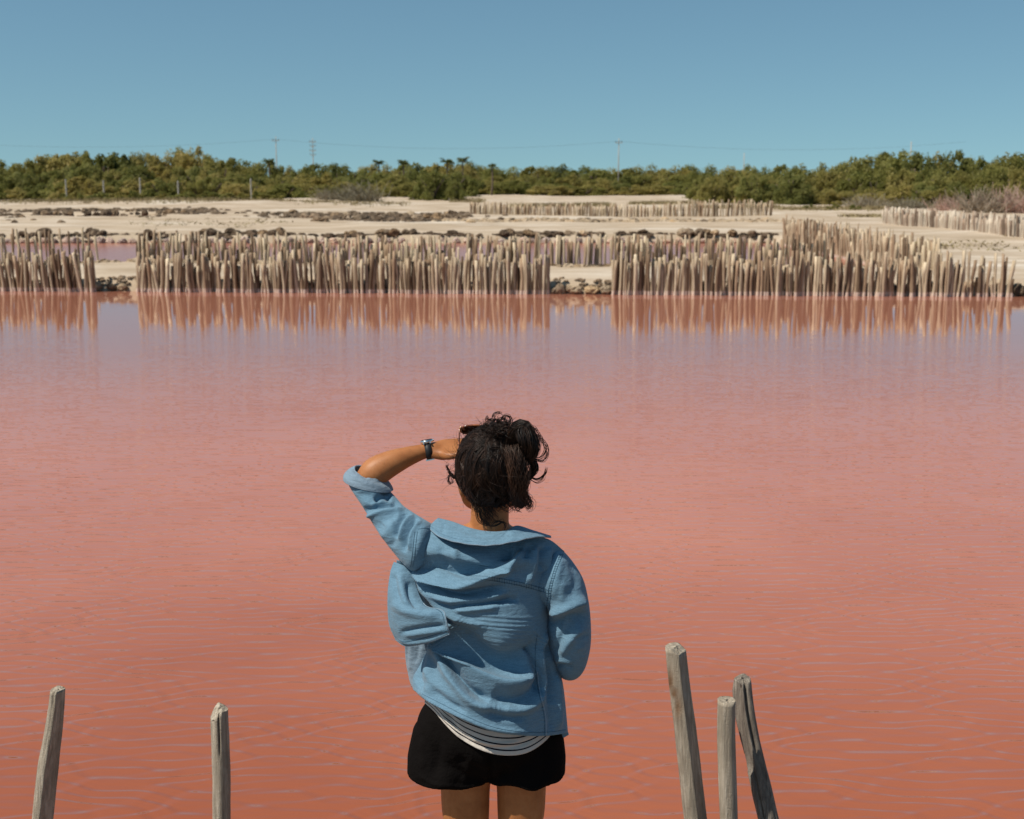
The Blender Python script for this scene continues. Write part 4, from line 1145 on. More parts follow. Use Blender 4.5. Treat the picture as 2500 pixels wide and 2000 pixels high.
# hanging right sleeve
vr, fr_ = ring_tube([pair((1300, 1462), (1322, 1352), BY, .070), pair((1330, 1476), (1366, 1341), BY - .008, .080), pair((1338, 1500), (1418, 1403), BY - .012, .074), pair((1334, 1530), (1437, 1468), BY - .012, .070),
                     pair((1336, 1562), (1443, 1538), BY - .012, .066), pair((1344, 1590), (1440, 1584), BY - .008, .058, (0, .93, .37)), (W(1389, 1610, BY + .01), np.array([-.040, 0, .004]), np.array([0, .036, .042])),
                     (W(1372, 1606, BY + .06), np.array([-.032, -.022, 0]), np.array([0, -.012, .048])), (W(1335, 1578, BY + .14), np.array([-.020, -.034, 0]), np.array([0, .0, .046])), (W(1320, 1570, BY + .17), np.array([-.018, -.034, 0]), np.array([0, .0, .044]))], 110, 110)
me_r = mesh_data('sleeve_tmp', vr, fr_); outward(me_r, lambda v: np.repeat(vr.reshape(110, 110, 3).mean(1), 110, axis=0))
sculpt(me_r, [
    ([(1342, 1502), (1372, 1490), (1405, 1476), (1434, 1470)], 16, 20, 7), ([(1340, 1524), (1375, 1513), (1410, 1502), (1440, 1500)], 7, -18, 26),
    ([(1352, 1600), (1364, 1570), (1378, 1545), (1402, 1520)], 9, -7, 9), ([(1370, 1604), (1384, 1575), (1408, 1548), (1428, 1532)], 9, 8),
    ([(1354, 1612), (1372, 1612), (1398, 1618)], 5, 7), ([(1356, 1624), (1378, 1626), (1400, 1628)], 5, -6), ([(1400, 1560), (1425, 1552), (1440, 1556)], 5, -5), ([(1405, 1585), (1430, 1578)], 6, 4),
    ([(1372, 1360), (1360, 1410), (1352, 1460)], 8, 4), ([(1390, 1370), (1402, 1400), (1408, 1440)], 9, -4), ([(1372, 1420), (1372, 1470)], 10, 5), ([(1392, 1430), (1400, 1462)], 9, -3)])
bigv, bigf, off = [], [], 0
for me in (me_t, me_l, me_r):
    v = coords_of(me); bigv.append(v)
    bigf += [tuple(i + off for i in p.vertices) for p in me.polygons]; off += len(v)
    bpy.data.meshes.remove(me)
SHV = np.vstack(bigv)
shirt = child(link('denim_shirt', mesh_data('denim_shirt', SHV, bigf, M['blue_denim'])), person)
solid(shirt, .0022)
TREE = BVHTree.FromPolygons([Vector(v) for v in SHV], bigf)
def on_shirt(pts, n, out=.0012, dx=0, dy=0):
    r = []
    for px, py in spline(pts, n):
        d = ray(px + dx, py + dy).normalized()
        h = TREE.ray_cast(Vector((0, 0, EYE)), d)
        if h[0] is not None: r.append(np.array(h[0] - d * out))
    return np.array(r)
def sub(o, parent):
    o.parent = parent
    o.matrix_parent_inverse = Matrix.Translation(person.location).inverted() @ Matrix.Identity(4)
    return o
def piece(name, v, f, mat, th=.003, strokes=(), parent=None, off=0.0):
    me = mesh_data(name, v, f, mat); orient(me)
    if strokes: sculpt(me, strokes)
    o = link(name, me); o.parent = parent
    o.matrix_parent_inverse = Matrix.Translation(person.location).inverted() if parent is person else Matrix.Identity(4)
    return solid(o, th, off)

# collar
cv, cf = sheet3([(1070, 1266, 2.965), (1105, 1275, 2.94), (1150, 1291, 2.905), (1195, 1299, 2.893), (1235, 1297, 2.898), (1262, 1285, 2.915), (1300, 1296, 2.92), (1345, 1310, 2.93)],
                [(1047, 1290, 2.925), (1078, 1313, 2.872), (1130, 1327, 2.838), (1195, 1332, 2.826), (1265, 1321, 2.834), (1310, 1311, 2.866), (1345, 1312, 2.915)],
                [(1070, 1266, 2.965), (1058, 1276, 2.945), (1047, 1290, 2.925)], [(1345, 1310, 2.93), (1345, 1312, 2.915)], 120, 24, .006)
collar = piece('collar', cv, cf, M['blue_denim'], .004, [([(1060, 1300), (1090, 1318), (1135, 1325), (1200, 1329), (1270, 1318), (1330, 1311)], 4, 2.2, 4, 40), ([(1110, 1290), (1150, 1305), (1200, 1313), (1250, 1306), (1290, 1302)], 6, -2), ([(1085, 1280), (1080, 1305)], 5, -2)], shirt)
def edge_thread(v, nu, nv, row, name, mat, parent, rad=.0011, lift_=.0022):
    g = v.reshape(nv, nu, 3)[row]
    view = np.array([0, 0, EYE]) - g; view /= np.linalg.norm(view, axis=1)[:, None]
    vv, ff = tube(g + view * lift_, rad, 5)
    o = link(name, mesh_data(name, vv, ff, mat)); o.parent = parent
    return o
edge_thread(coords_of(collar.data), 120, 24, 23, 'piping', M['pale_denim'], collar, .0016, .001)
edge_thread(coords_of(collar.data), 120, 24, 19, 'stitching', M['seam_thread'], collar)
# inside of the neck opening: the stand of the collar
# rolled cuff on the raised arm
cu = [pair((956, 1199), (843, 1171), BY + .112, .056), pair((953, 1192), (844, 1160), BY + .118, .060), pair((944, 1180), (855, 1149), BY + .125, .058), pair((934, 1170), (868, 1143), BY + .13, .050)]
v, f = ring_tube(cu, 26, 90)
me = mesh_data('cuff', v, f, M['pale_denim']); outward(me, lambda q: np.repeat(v.reshape(26, 90, 3).mean(1), 90, axis=0))
sculpt(me, [([(870, 1152), (885, 1165), (900, 1172)], 4, -4), ([(885, 1150), (905, 1165), (925, 1180)], 4, 3), ([(852, 1160), (880, 1176), (920, 1190), (950, 1199)], 5, 3), ([(910, 1160), (915, 1172)], 5, -3), ([(863, 1147), (870, 1160)], 4, -4)])
cuff = link('cuff', me); cuff.parent = shirt; solid(cuff, .005, 1.0)
# cuff of the other sleeve, in front
v, f = ring_tube([(W(1328, 1575, BY + .155), np.array([-.020, .037, 0]), np.array([0, 0, -.050])), (W(1312, 1566, BY + .185), np.array([-.019, .036, 0]), np.array([0, 0, -.049]))], 10, 60)
me = mesh_data('cuff', v, f, M['pale_denim']); outward(me, lambda q: np.repeat(v.reshape(10, 60, 3).mean(1), 60, axis=0))
cuff2 = link('cuff', me); cuff2.parent = shirt; solid(cuff2, .005, 1.0)
# the wind-blown front panel that folds back on the left
v, f = sheet3([(962, 1372, 2.945), (982, 1380, 2.93), (1008, 1395, 2.925)], [(966, 1562, 2.90), (992, 1577, 2.865), (1045, 1567, 2.825), (1098, 1548, 2.80)],
              [(962, 1372, 2.945), (953, 1400, 2.93), (947, 1455, 2.91), (950, 1520, 2.90), (966, 1562, 2.90)], [(1008, 1395, 2.925), (1018, 1440, 2.90), (1040, 1480, 2.855), (1080, 1491, 2.815), (1091, 1515, 2.80), (1098, 1548, 2.80)], 90, 90, .022)
flap = piece('front_panel', v, f, M['blue_denim'], .0025, [
    ([(962, 1400), (968, 1440), (978, 1470)], 7, -5), ([(975, 1400), (985, 1450), (1000, 1485)], 8, 6), ([(995, 1420), (1000, 1460), (1020, 1490)], 9, -8, 7), ([(955, 1470), (985, 1490), (1030, 1500), (1075, 1500)], 10, 7),
    ([(975, 1545), (1020, 1536), (1060, 1530), (1090, 1527)], 7, -9, 5), ([(985, 1552), (1030, 1546), (1092, 1537)], 5, 4), ([(970, 1560), (1000, 1570), (1050, 1563), (1095, 1546)], 4, 4, 4), ([(1084, 1495), (1091, 1518), (1094, 1545)], 4, 4, 3)], shirt)
fc = coords_of(flap.data)
edge_thread(fc, 90, 90, 89, 'hem', M['pale_denim'], flap, .0016, .0006)
edge_thread(fc, 90, 90, 84, 'stitching', M['seam_thread'], flap, .0009)
gg = fc.reshape(90, 90, 3)
for k, mt, rr in ((89, M['pale_denim'], .0015), (85, M['seam_thread'], .0010)):
    vv, ff = tube(gg[38:, k] + [0, -.0012, .0008], rr, 5)
    o = link('hem' if k == 89 else 'stitching', mesh_data('hem', vv, ff, mt)); o.parent = flap
# its pale inner side, hanging further away
v, f = sheet3([(988, 1548, 2.96), (1020, 1545, 2.96), (1066, 1535, 2.95)], [(1000, 1660, 3.0), (1004, 1672, 2.99), (1012, 1686, 2.97)], [(988, 1548, 2.96), (991, 1610, 2.99), (1000, 1660, 3.0)], [(1066, 1535, 2.95), (1046, 1585, 2.955), (1024, 1630, 2.96), (1012, 1686, 2.97)], 40, 60, .012)
piece('inner_panel', v, f, M['pale_denim'], .002, [([(1005, 1565), (1002, 1640)], 6, 3), ([(1025, 1565), (1016, 1620)], 6, -3)], shirt)
v, f = sheet3([(968, 1368, 2.97), (1000, 1372, 2.965), (1050, 1380, 2.94)], [(990, 1572, 2.98), (1030, 1570, 2.965), (1080, 1556, 2.93)], [(968, 1368, 2.97), (975, 1460, 2.98), (990, 1572, 2.98)], [(1050, 1380, 2.94), (1070, 1470, 2.93), (1080, 1556, 2.93)], 40, 60, -.01)
piece('inner_panel', v, f, M['blue_denim'], .002, [([(1000, 1400), (1010, 1500)], 8, 5), ([(1022, 1420), (1035, 1500)], 7, -5)], shirt)
v, f = sheet3([(1322, 1790, 2.90), (1360, 1790, 2.92), (1387, 1788, 2.945)], [(1336, 1817, 2.915), (1362, 1808, 2.93), (1388, 1794, 2.945)], [(1322, 1790, 2.90), (1328, 1803, 2.905), (1336, 1817, 2.915)], [(1387, 1788, 2.945), (1388, 1794, 2.945)], 24, 14, .0)
piece('front_hem', v, f, M['blue_denim'], .002, (), shirt)

def seam(lines, name='seam', mat='seam_thread', rad=.00055, ticks=False):
    b = MB(); rows = []
    for pts, dx, dy in lines:
        q = on_shirt(pts, max(12, int(sum(math.dist(pts[i], pts[i + 1]) for i in range(len(pts) - 1)) / 3.0)), .0006, dx, dy)
        rows.append(q)
        if len(q) < 3: continue
        jump = np.where(np.linalg.norm(np.diff(q, axis=0), axis=1) > .03)[0]
        for seg in np.split(q, jump + 1):
            if len(seg) > 2:
                s2 = seg.copy(); s2[1:-1] = (seg[:-2] + seg[1:-1] + seg[2:]) / 3
                b.tube(s2, rad, 4)
    if ticks and len(rows) > 1 and len(rows[0]) == len(rows[1]):
        for i in range(1, len(rows[0]) - 1, 2):
            m = (rows[0][i] + rows[1][i]) / 2; d = rows[1][i] - rows[0][i]
            if np.linalg.norm(d) < .02: b.tube(np.array([m - d * random.uniform(.5, 1.0), m + d * random.uniform(.5, 1.0)]), rad * .9, 3)
    if b.n:
        o = link(name, b.data(name, M[mat])); o.parent = shirt
yoke = [(1150, 1410), (1180, 1411), (1240, 1420), (1290, 1431), (1341, 1446)]
seam([(yoke, 0, -4), (yoke, 0, 4)], 'yoke_seam', ticks=True)
ah = [(1376, 1352), (1362, 1385), (1350, 1425), (1344, 1460), (1341, 1500)]
seam([(ah, -7, 0), (ah, -1, 0)], 'armhole_seam', ticks=True)
al = [(1016, 1298), (1013, 1320), (1010, 1350), (1005, 1385)]
seam([(al, -3, 0), (al, 3, 0), ([(1020, 1292), (1045, 1290), (1070, 1300)], 0, 0)], 'armhole_seam')
sd = [(1312, 1545), (1307, 1590), (1308, 1640), (1315, 1690), (1328, 1745), (1330, 1795)]
seam([(sd, 0, 0)], 'side_seam'); seam([(sd[2:], 3.5, 0)], 'side_seam', 'pale_thread', .0009)
hm = [(1030, 1694), (1085, 1722), (1130, 1745), (1200, 1774), (1265, 1786), (1330, 1788), (1382, 1782)]
seam([(hm, 0, 0)], 'hem_seam')

# striped top showing below the shirt
vt2, ft2, n2, nv2 = cloth_tube([(1046, 1660), (1110, 1690), (1190, 1700), (1270, 1700), (1345, 1690)],
                              [(1036, 1716), (1060, 1738), (1090, 1772), (1130, 1808), (1185, 1836), (1240, 1845), (1290, 1837), (1335, 1806), (1358, 1770)],
                              [(1046, 1660), (1043, 1680), (1040, 1698), (1036, 1716)], [(1345, 1690), (1350, 1720), (1354, 1745), (1358, 1770)], [(0, .105), (.5, .120), (.8, .132), (1, .138)], 110, 50, 70)
me = mesh_data('striped_top', vt2, ft2, M['striped_cloth'])
outward(me, lambda v: np.stack([v[:, 0] * 0 + W(1190, 1700, BY)[0], v[:, 1] * 0 + BY, v[:, 2]], 1))
uv = me.uv_layers.new(name='UVMap')
vi = np.empty(len(me.loops), int); me.loops.foreach_get('vertex_index', vi)
uvs = np.stack([(vi % n2) / n2, (vi // n2) / (nv2 - 1)], 1)
uv.data.foreach_set('uv', uvs.ravel())
sculpt(me, [([(1092, 1735), (1110, 1770), (1135, 1800), (1165, 1822)], 6, -5), ([(1075, 1740), (1100, 1775), (1130, 1805)], 6, 4), ([(1150, 1812), (1200, 1826), (1260, 1822), (1310, 1800)], 5, -4), ([(1140, 1800), (1200, 1817), (1270, 1812)], 5, 4)])
top = child(link('striped_top', me), person); solid(top, .0015)
# shorts
b = MB()
b.ball(W(1187, 1775, BY), (.180, .128, .125), nu=40, nv=24)
b.ball(W(1192, 1700, BY), (.150, .112, .09), nu=40, nv=24)
for cx, bx, rw in ((1100, 1097, .097), (1283, 1281, .094)):
    s = spline(np.array([np.concatenate([W(cx, 1775, BY), [.085]]), np.concatenate([W((cx + bx) / 2, 1840, BY), [rw]]), np.concatenate([W(bx, 1868, BY - .005), [rw]]), np.concatenate([W(bx, 1886, BY - .005), [rw * 1.01]])]), 18)
    b.tube(s[:, :3], s[:, 3], 40, True, ex=1.12)
    s2 = s[-1]
shorts = smooth_mesh(b, .005, 8, 'shorts', M['black_cloth'])
sculpt(shorts.data, [([(1060, 1760), (1070, 1830), (1060, 1900)], 14, -7), ([(1110, 1850), (1150, 1870), (1190, 1895)], 10, -6), ([(1195, 1840), (1198, 1905)], 6, -10), ([(1240, 1870), (1225, 1900)], 9, -6), ([(1320, 1800), (1335, 1860), (1325, 1905)], 12, -6), ([(1030, 1800), (1035, 1880)], 9, 5), ([(1150, 1850), (1130, 1915)], 9, 4),
                     ([(1008, 1885), (1060, 1915), (1110, 1922), (1160, 1915), (1196, 1900)], 5, 4), ([(1205, 1905), (1245, 1918), (1290, 1925), (1335, 1910), (1362, 1885)], 5, 4)])
sv = coords_of(shorts.data); spx = to_px(sv)
low = sm(1880, 1925, spx[:, 1])
sv[:, 2] += low * (0.004 * np.sin(sv[:, 0] * 30 + 1) + 0.0025 * np.sin(sv[:, 0] * 71 + sv[:, 1] * 40))
sv[:, 1] += low * 0.006 * np.sin(sv[:, 0] * 55 + 2)
shorts.data.vertices.foreach_set('co', sv.ravel()); shorts.data.update()
child(shorts, person)
# ------------------------------------------------------------------ hair
def strands_mesh(paths, rad, tones, name, sides=3):
    """paths: (N, K, 3): N hair strands as thin tapered tubes."""
    p = np.asarray(paths, float); N, K, _ = p.shape
    t = np.gradient(p, axis=1); t /= np.linalg.norm(t, axis=2, keepdims=True) + 1e-9
    ref = np.broadcast_to(np.array([0.31, 0.9, 0.3]), t.shape)
    u = np.cross(t, ref); u /= np.linalg.norm(u, axis=2, keepdims=True) + 1e-9
    w = np.cross(t, u)
    a = np.linspace(0, 2 * np.pi, sides, endpoint=False)
    prof = np.interp(np.linspace(0, 1, K), [0, .1, .8, 1], [.7, 1, .9, .25])
    rr = np.asarray(rad).reshape(-1, 1) * prof[None]
    v = p[:, :, None] + rr[:, :, None, None] * (np.cos(a)[None, None, :, None] * u[:, :, None] + np.sin(a)[None, None, :, None] * w[:, :, None])
    v = v.reshape(-1, 3)
    i = np.arange(N)[:, None, None] * K * sides; j = np.arange(K - 1)[None, :, None] * sides; k = np.arange(sides)[None, None, :]
    k2 = (k + 1) % sides
    f = np.stack([i + j + k, i + j + k2, i + j + sides + k2, i + j + sides + k], -1).reshape(-1, 4)
    me = bpy.data.meshes.new(name)
    me.vertices.add(len(v)); me.vertices.foreach_set('co', v.ravel())
    me.loops.add(f.size); me.loops.foreach_set('vertex_index', f.ravel().astype(np.int32))
    me.polygons.add(len(f)); me.polygons.foreach_set('loop_start', (np.arange(len(f)) * 4).astype(np.int32))
    me.polygons.foreach_set('use_smooth', np.ones(len(f), bool))
    me.update(calc_edges=True)
    me.materials.append(M['hair_strand'])
    at = me.attributes.new('tone', 'FLOAT', 'POINT')
    at.data.foreach_set('value', np.repeat(np.asarray(tones, float), K * sides).astype(np.float32))
    return me
HP, HR, HTONE = [], [], []
K = 26
def add_strand(p, r, tone):
    HP.append(spline(p, K) if len(p) != K else np.asarray(p)); HR.append(r); HTONE.append(tone)
HC = np.array(W(1197, 1140, BY - .002)); HRAD = np.array([.083, .098, .099])
hr = np.random.default_rng(11)
def cap_pt(d, k=1.0):
    d = np.asarray(d, float); d = d / np.linalg.norm(d)
    return HC + d * HRAD * k
bun_base = np.array([.025, -.35, .93])
# combed-back waves over the skull, gathered towards the crown
for g in range(210):                                        # wavy locks of a dozen strands each
    a = hr.uniform(0, 2 * np.pi)
    back = -math.sin(a)
    el = hr.uniform(-1.12, -.5) if back > -.1 else hr.uniform(-.05, .35)
    if hr.random() < .45: el = hr.uniform(-.8, .8)
    d0 = np.array([math.cos(a) * math.cos(el), math.sin(a) * math.cos(el), math.sin(el)])
    d1 = bun_base + hr.normal(size=3) * [.22, .22, .10]; d1 /= np.linalg.norm(d1)
    s = np.linspace(0, hr.uniform(.55, 1.0), K)[:, None]
    base = d0 * (1 - s) + d1 * s
    base /= np.linalg.norm(base, axis=1)[:, None]
    side = np.cross(d0, d1); side /= np.linalg.norm(side) + 1e-9
    ph, fq, am = hr.uniform(0, 6.28), hr.uniform(9, 20), hr.uniform(.06, .19)
    base = base + side * (np.sin(s * fq + ph) * am)
    hump = hr.uniform(.01, .07); tone = np.clip(hr.normal(.18, .18), 0, .7)
    for k in range(14):
        o = hr.normal(size=3) * .030; ph2 = hr.normal() * .35
        path = base + o + side * (np.sin(s * fq * 1.3 + ph + ph2) * .025)
        lf = 1.0 + hump * (.6 + .4 * np.sin(s * fq * .9 + ph + 1 + ph2)) + hr.uniform(-.015, .02)
        path /= np.linalg.norm(path, axis=1)[:, None]
        add_strand(HC + path * HRAD * lf, hr.uniform(.00045, .00095), np.clip(tone + hr.normal() * .1, 0, .8))
def lock(center, radius, n, tone, curl=.0, turns=1.0, thick=(.0006, .0012), seed=0, fray=.0):
    """A lock of n strands along centre points (px, py, depth)."""
    c = spline(np.array([W(*q) for q in center]), K)
    r = np.interp(np.linspace(0, 1, K), np.linspace(0, 1, len(radius)), radius)
    t = np.gradient(c, axis=0); t /= np.linalg.norm(t, axis=1)[:, None]
    u = np.cross(t, [0, 1, .1]); u /= np.linalg.norm(u, axis=1)[:, None] + 1e-9
    w = np.cross(t, u)
    for i in range(n):
        a0, rr = hr.uniform(0, 6.28), math.sqrt(hr.uniform(.05, 1))
        ang = a0 + turns * np.linspace(0, 6.28, K) * 1.0
        wob_ = curl * np.sin(np.linspace(0, hr.uniform(8, 16), K) + hr.uniform(0, 6.28))
        k = rr * (1 + fray * np.linspace(0, 1, K) ** 2 * hr.uniform(-.5, 2))
        p = c + (u * np.cos(ang)[:, None] + w * np.sin(ang)[:, None]) * (r * k)[:, None] + u * wob_[:, None]
        add_strand(p, hr.uniform(*thick), np.clip(hr.normal(tone, .18), 0, 1))
b0 = BY - .045
# smooth rolled loop at the right of the bun
lock([(1243, 1112, b0), (1251, 1076, b0 - .02), (1262, 1048, b0 - .03), (1277, 1042, b0 - .03), (1289, 1060, b0 - .035), (1298, 1088, b0 - .03), (1294, 1110, b0 - .01), (1274, 1116, b0)], [.008, .013, .015, .016, .018, .018, .015, .009], 520, .10, .003, .35, (.0004, .0008), fray=.12)
lock([(1272, 1050, b0 - .035), (1285, 1075, b0 - .05), (1294, 1105, b0 - .04), (1282, 1122, b0 - .02)], [.016, .022, .02, .01], 160, .10, .002, .4)
# curly topknot
for n in range(620):
    st = W(1217 + hr.normal() * 15, 1060 + hr.normal() * 11, BY - .025 + hr.normal() * .02)
    a = hr.uniform(-.2, np.pi + .2); up = np.array([math.cos(a) * .9, hr.normal() * .5 - .2, .25 + abs(math.sin(a)) * .6])
    L = hr.uniform(.006, .030); cr = hr.uniform(.005, .0115); tn = hr.uniform(.8, 1.7)
    s = np.linspace(0, 1, K)[:, None]
    e1 = np.cross(up, [.1, 1, .2]); e1 /= np.linalg.norm(e1); e2 = np.cross(up / np.linalg.norm(up), e1)
    e2 = e2 * .5 + up / np.linalg.norm(up) * .6
    ph = hr.uniform(0, 6.28)
    p = st + up * L * s + (e1 * np.cos(s * 6.28 * tn + ph) + e2 * np.sin(s * 6.28 * tn + ph)) * cr * (1 - .35 * s)
    add_strand(p, hr.uniform(.0004, .0009), np.clip(hr.normal(.16, .18), 0, .9))
for cx, cy, r0, st, en in [(1198, 1035, .010, 2.6, 8.0), (1237, 1026, .011, 2.9, -2.5), (1218, 1020, .012, 3.4, .9), (1208, 1032, .007, 3.5, -1.5), (1228, 1030, .008, 0, 5), (1195, 1022, .006, 2.2, 6.0)]:
    for n in range(9):
        a = np.linspace(st, en, K) + hr.normal() * .15
        c = W(cx + hr.normal() * 2, cy + hr.normal() * 2, BY - .03)
        r_ = r0 * (1 + hr.normal() * .12) * np.linspace(1.1, .8, K)
        add_strand(c + np.stack([np.cos(a) * r_, np.linspace(0, .01, K), np.sin(a) * r_], 1), .0007, .1)
# tail hanging at the right, browner at its ends
lock([(1246, 1075, b0), (1256, 1110, b0 - .03), (1262, 1150, b0 - .035), (1264, 1190, b0 - .03), (1268, 1218, b0 - .02), (1280, 1236, b0 - .01)], [.014, .021, .023, .018, .010, .003], 460, .40, .008, .25, (.0004, .0008), fray=1.0)
lock([(1243, 1100, b0 - .03), (1247, 1140, b0 - .045), (1256, 1185, b0 - .045), (1262, 1215, b0 - .03), (1255, 1232, b0 - .02)], [.006, .010, .011, .008, .004], 120, .7, .003, .6)
lock([(1275, 1195, b0), (1288, 1215, b0), (1292, 1235, b0), (1284, 1243, b0)], [.006, .007, .007, .005], 45, .6, .003, .5, (.0004, .0007), fray=1.2)
lock([(1262, 1215, b0 - .02), (1262, 1230, b0), (1275, 1240, b0), (1278, 1228, b0)], [.003, .003, .003, .001], 18, .3, .001, .5)
lock([(1296, 1120, b0), (1305, 1140, b0), (1296, 1160, b0), (1280, 1175, b0)], [.008, .010, .008, .005], 90, .2, .002, .5)
# loose curls to the right
for pts, n, sp_r in [([(1295, 1118), (1320, 1118), (1334, 1100), (1330, 1080), (1308, 1070)], 9, .005), ([(1296, 1122), (1326, 1126), (1337, 1105), (1328, 1082)], 7, .006), ([(1294, 1164), (1312, 1170), (1328, 1160), (1333, 1142)], 12, .003),
                     ([(1292, 1158), (1302, 1150), (1302, 1132), (1292, 1126)], 14, .003), ([(1292, 1170), (1310, 1180), (1326, 1172), (1330, 1160)], 4, .004), ([(1288, 1050), (1306, 1045), (1318, 1060), (1322, 1078)], 8, .008), ([(1300, 1060), (1316, 1066), (1318, 1090)], 8, .006)]:
    for k in range(n):
        o = hr.normal(size=3) * sp_r
        add_strand(np.array([W(px, py, b0) + o * (.3 + .7 * i / len(pts)) for i, (px, py) in enumerate(pts)]), hr.uniform(.0005, .0008), hr.uniform(0, .3))
# curl by the left temple, and wisps down the nape
for pts, n in [([(1116, 1168), (1104, 1160), (1095, 1148), (1088, 1136)], 12), ([(1116, 1170), (1100, 1160), (1092, 1140), (1095, 1133)], 8), ([(1116, 1168), (1100, 1160), (1094, 1170), (1098, 1180), (1108, 1176)], 12), ([(1112, 1163), (1104, 1168), (1103, 1178)], 6)]:
    for k in range(n):
        o = hr.normal(size=3) * .0016
        add_strand(np.array([W(px, py, BY + .01) + o for px, py in pts]), .0006, .15)
for n in range(170):
    x0 = hr.uniform(1150, 1262); L = hr.uniform(15, 40) * (1.5 if 1160 < x0 < 1200 else .8)
    pts = [W(x0 + 9 * math.sin(k * 1.7 + n) * k / 4 + .3 * L * k / 4, 1222 + L * k / 4, BY - .052 - .004 * hr.random()) for k in range(5)]
    add_strand(np.array(pts), hr.uniform(.0004, .0007), hr.uniform(0, .3))
for pts in ([(1165, 1240), (1172, 1262), (1190, 1275), (1200, 1290)], [(1160, 1240), (1168, 1270), (1188, 1280), (1183, 1262)], [(1170, 1245), (1178, 1275), (1205, 1285), (1228, 1275), (1232, 1290)], [(1200, 1282), (1215, 1272), (1235, 1280), (1230, 1296)]):
    for k in range(7):
        o = hr.normal(size=3) * .002
        add_strand(np.array([W(px, py, BY - .054) + o for px, py in pts]), .0006, .1)
# flyaway frizz
for n in range(320):
    d = hr.normal(size=3); d[1] = -abs(d[1]) * .6; d[2] = abs(d[2]) * 1.0 - .25; d /= np.linalg.norm(d)
    p0 = cap_pt(d, 1.02); q = hr.normal(size=3) * .012
    add_strand(np.array([p0, p0 + d * .008 + q * .5, p0 + d * .010 + q * 1.2, p0 + d * .006 + q * 1.8]), .0003, .2)
th = np.linspace(0, np.pi, 60); ph = np.linspace(0, 2 * np.pi, 90, endpoint=False)
s = np.stack([np.outer(np.sin(th), np.cos(ph)), np.outer(np.sin(th), np.sin(ph)), np.outer(np.cos(th), np.ones(90))], 2).reshape(-1, 3)
lim = 1 - .30 * sm(.15, .6, s[:, 1]) * sm(.25, -.25, s[:, 2]) - .10 * sm(-.55, -.95, s[:, 2])
capv = HC + s * HRAD * (lim * (.985 + .02 * np.sin(s[:, 0] * 40 + 5 * s[:, 2])))[:, None]
hair = link('hair', strands_mesh(HP, HR, HTONE, 'hair'))
child(hair, person)
capm = mesh_data('scalp_hair', capv, [q[::-1] for q in grid_faces(90, 60, True)], M['hair_strand'])
sc_o = link('scalp_hair', capm); sc_o.parent = hair

# ------------------------------------------------------------------ sunglasses pushed up on the head
GX = W(1184, 1046, BY + .045)                                # middle of the frame front
gl = prop(empty('sunglasses', GX), 'brown sunglasses pushed up into the hair on the person\'s head', 'sunglasses')
gy_ = Matrix.Rotation(R(6), 4, 'Z') @ Matrix.Rotation(R(-3), 4, 'Y') @ Matrix.Rotation(R(50), 4, 'X')
def gpt(x, y, z): return np.array(gy_ @ Vector((x, y, z)))
def lens_outline(cx, n=36, w=.027, h=.020, p=2.8):
    a = np.linspace(0, 2 * np.pi, n, endpoint=False)
    return [(cx + w * np.sign(np.cos(t)) * abs(np.cos(t)) ** (2 / p), 0.0, h * np.sign(np.sin(t)) * abs(np.sin(t)) ** (2 / p)) for t in a]
rim = MB()
for cx in (-.033, .033):
    o = lens_outline(cx); ring = np.array([gpt(*q) for q in o + o[:1]])
    rim.tube(ring, .0028, 8, False)
    ln = MB(); c0 = gpt(cx, .001, 0)
    outer = np.array([gpt(*q) for q in o])
    bulge = np.array([gpt(q[0] * .5 + cx * .5, .004, q[2] * .5) for q in o])
    vv = np.vstack([outer, bulge, [gpt(cx, .005, 0)]]); nn_ = len(o)
    ff = [(i, (i + 1) % nn_, nn_ + (i + 1) % nn_, nn_ + i) for i in range(nn_)] + [(nn_ + i, nn_ + (i + 1) % nn_, 2 * nn_) for i in range(nn_)]
    lo = link('lens', mesh_data('lens', vv, ff, M['brown_lens']), gl); solid(lo, .0016)
rim.tube(np.array([gpt(-.008, 0, .006), gpt(0, 0, .010), gpt(.008, 0, .006)]), .0026, 8)
link('frame', rim.data('frame', M['tortoise_frame']), gl)
for sx in (-1, 1):
    q = spline(np.array([gpt(sx * .061, .0, .014), gpt(sx * .064, -.006, .013), gpt(sx * .070, -.050, .008), gpt(sx * .074, -.092, .002), gpt(sx * .073, -.125, -.018)]), 20)
    v, f = tube(q, .0022, 8)
    link('temple', mesh_data('temple', v, f, M['tortoise_frame']), gl)
    link('hinge', MB().ball(gpt(sx * .0615, -.001, .0145), .0032, nu=10, nv=7).data('hinge', M['gold_edge']), gl)

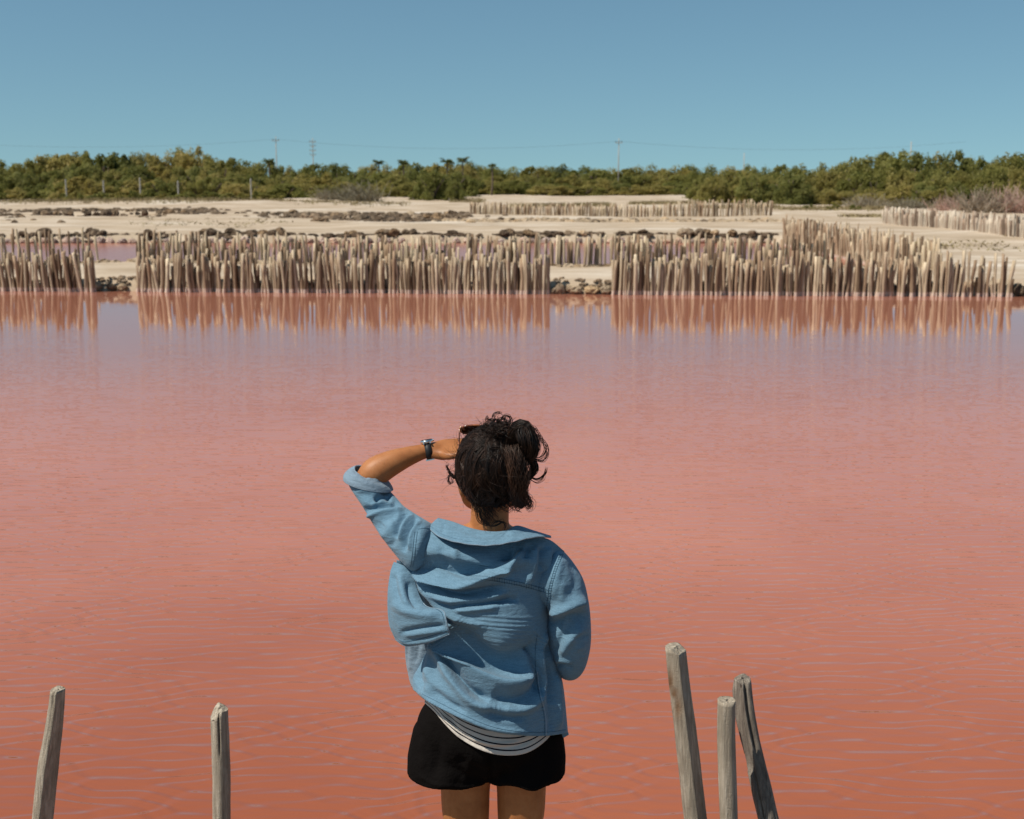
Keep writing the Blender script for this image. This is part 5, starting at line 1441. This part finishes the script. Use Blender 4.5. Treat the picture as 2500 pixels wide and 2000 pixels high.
# ------------------------------------------------------------------ wristwatch
wc = W(1046, 1101, BY + .162)
ax = W(1062, 1099, BY + .165) - W(1040, 1101, BY + .16); ax /= np.linalg.norm(ax)
ax = np.array([.97, .1, .17]); ax /= np.linalg.norm(ax)
upv = np.array([-.12, .12, 1.0]); upv -= ax * upv.dot(ax); upv /= np.linalg.norm(upv)
sdv = np.cross(ax, upv)
ww = prop(empty('wristwatch', wc), 'watch with a black strap and silver case on the raised wrist', 'watch')
a = np.linspace(0, 2 * np.pi, 48, endpoint=False)
rr = .0205
prof = [(-.0085, .0), (-.008, .0022), (.008, .0022), (.0085, .0)]
vv = np.vstack([ax * x + (np.cos(a)[:, None] * upv * 1.02 + np.sin(a)[:, None] * sdv) * (rr + h) for x, h in prof])
so = link('strap', mesh_data('strap', vv, grid_faces(48, 4, True), M['strap_leather']), ww); solid(so, .0012, -1)
def frame_box(mb, c, size):
    q = np.array([(x, y, z) for x in (-.5, .5) for y in (-.5, .5) for z in (-.5, .5)]) * size
    mb.add(np.array(c) + q @ np.array([ax, sdv, upv]), [(0, 1, 3, 2), (4, 6, 7, 5), (0, 4, 5, 1), (2, 3, 7, 6), (0, 2, 6, 4), (1, 5, 7, 3)])
def disc(r, z0, z1, bev=.0008):
    hs = [(0, z0), (r - bev, z0), (r, z0 + bev), (r, z1 - bev), (r - bev, z1), (0, z1)]
    vv = np.vstack([upv * z + (np.cos(a)[:, None] * ax + np.sin(a)[:, None] * sdv) * max(q, 1e-5) for q, z in hs])
    return vv, grid_faces(48, 6, True)
v, f = disc(.0165, rr + .001, rr + .0085)
link('case', mesh_data('case', v, f, M['metal']), ww)
v, f = disc(.0145, rr + .0083, rr + .0092, .0003)
link('dial', mesh_data('dial', v, f, M['strap_leather']), ww)
m = MB()
for sx in (-1, 1):
    for sz in (-1, 1): frame_box(m, upv * (rr + .002) + sdv * sz * .011 * .9 + ax * sx * .0085 + sdv * sz * .006, (.003, .008, .004))
link('lug', m.data('lug', M['metal'], False), ww)
m = MB(); m.tube([ax * .0165 + upv * (rr + .005), ax * .0195 + upv * (rr + .005)], .0026, 12)
link('crown', m.data('crown', M['metal']), ww)
m = MB()
for (ca, cs) in (((0, 0), 0),):
    bc = -upv * (rr + .003)
    for sz in (-.006, .006): frame_box(m, bc + sdv * sz, (.021, .002, .003))
    for sx in (-.010, .010): frame_box(m, bc + ax * sx, (.002, .012, .003))
link('buckle', m.data('buckle', M['metal'], False), ww)
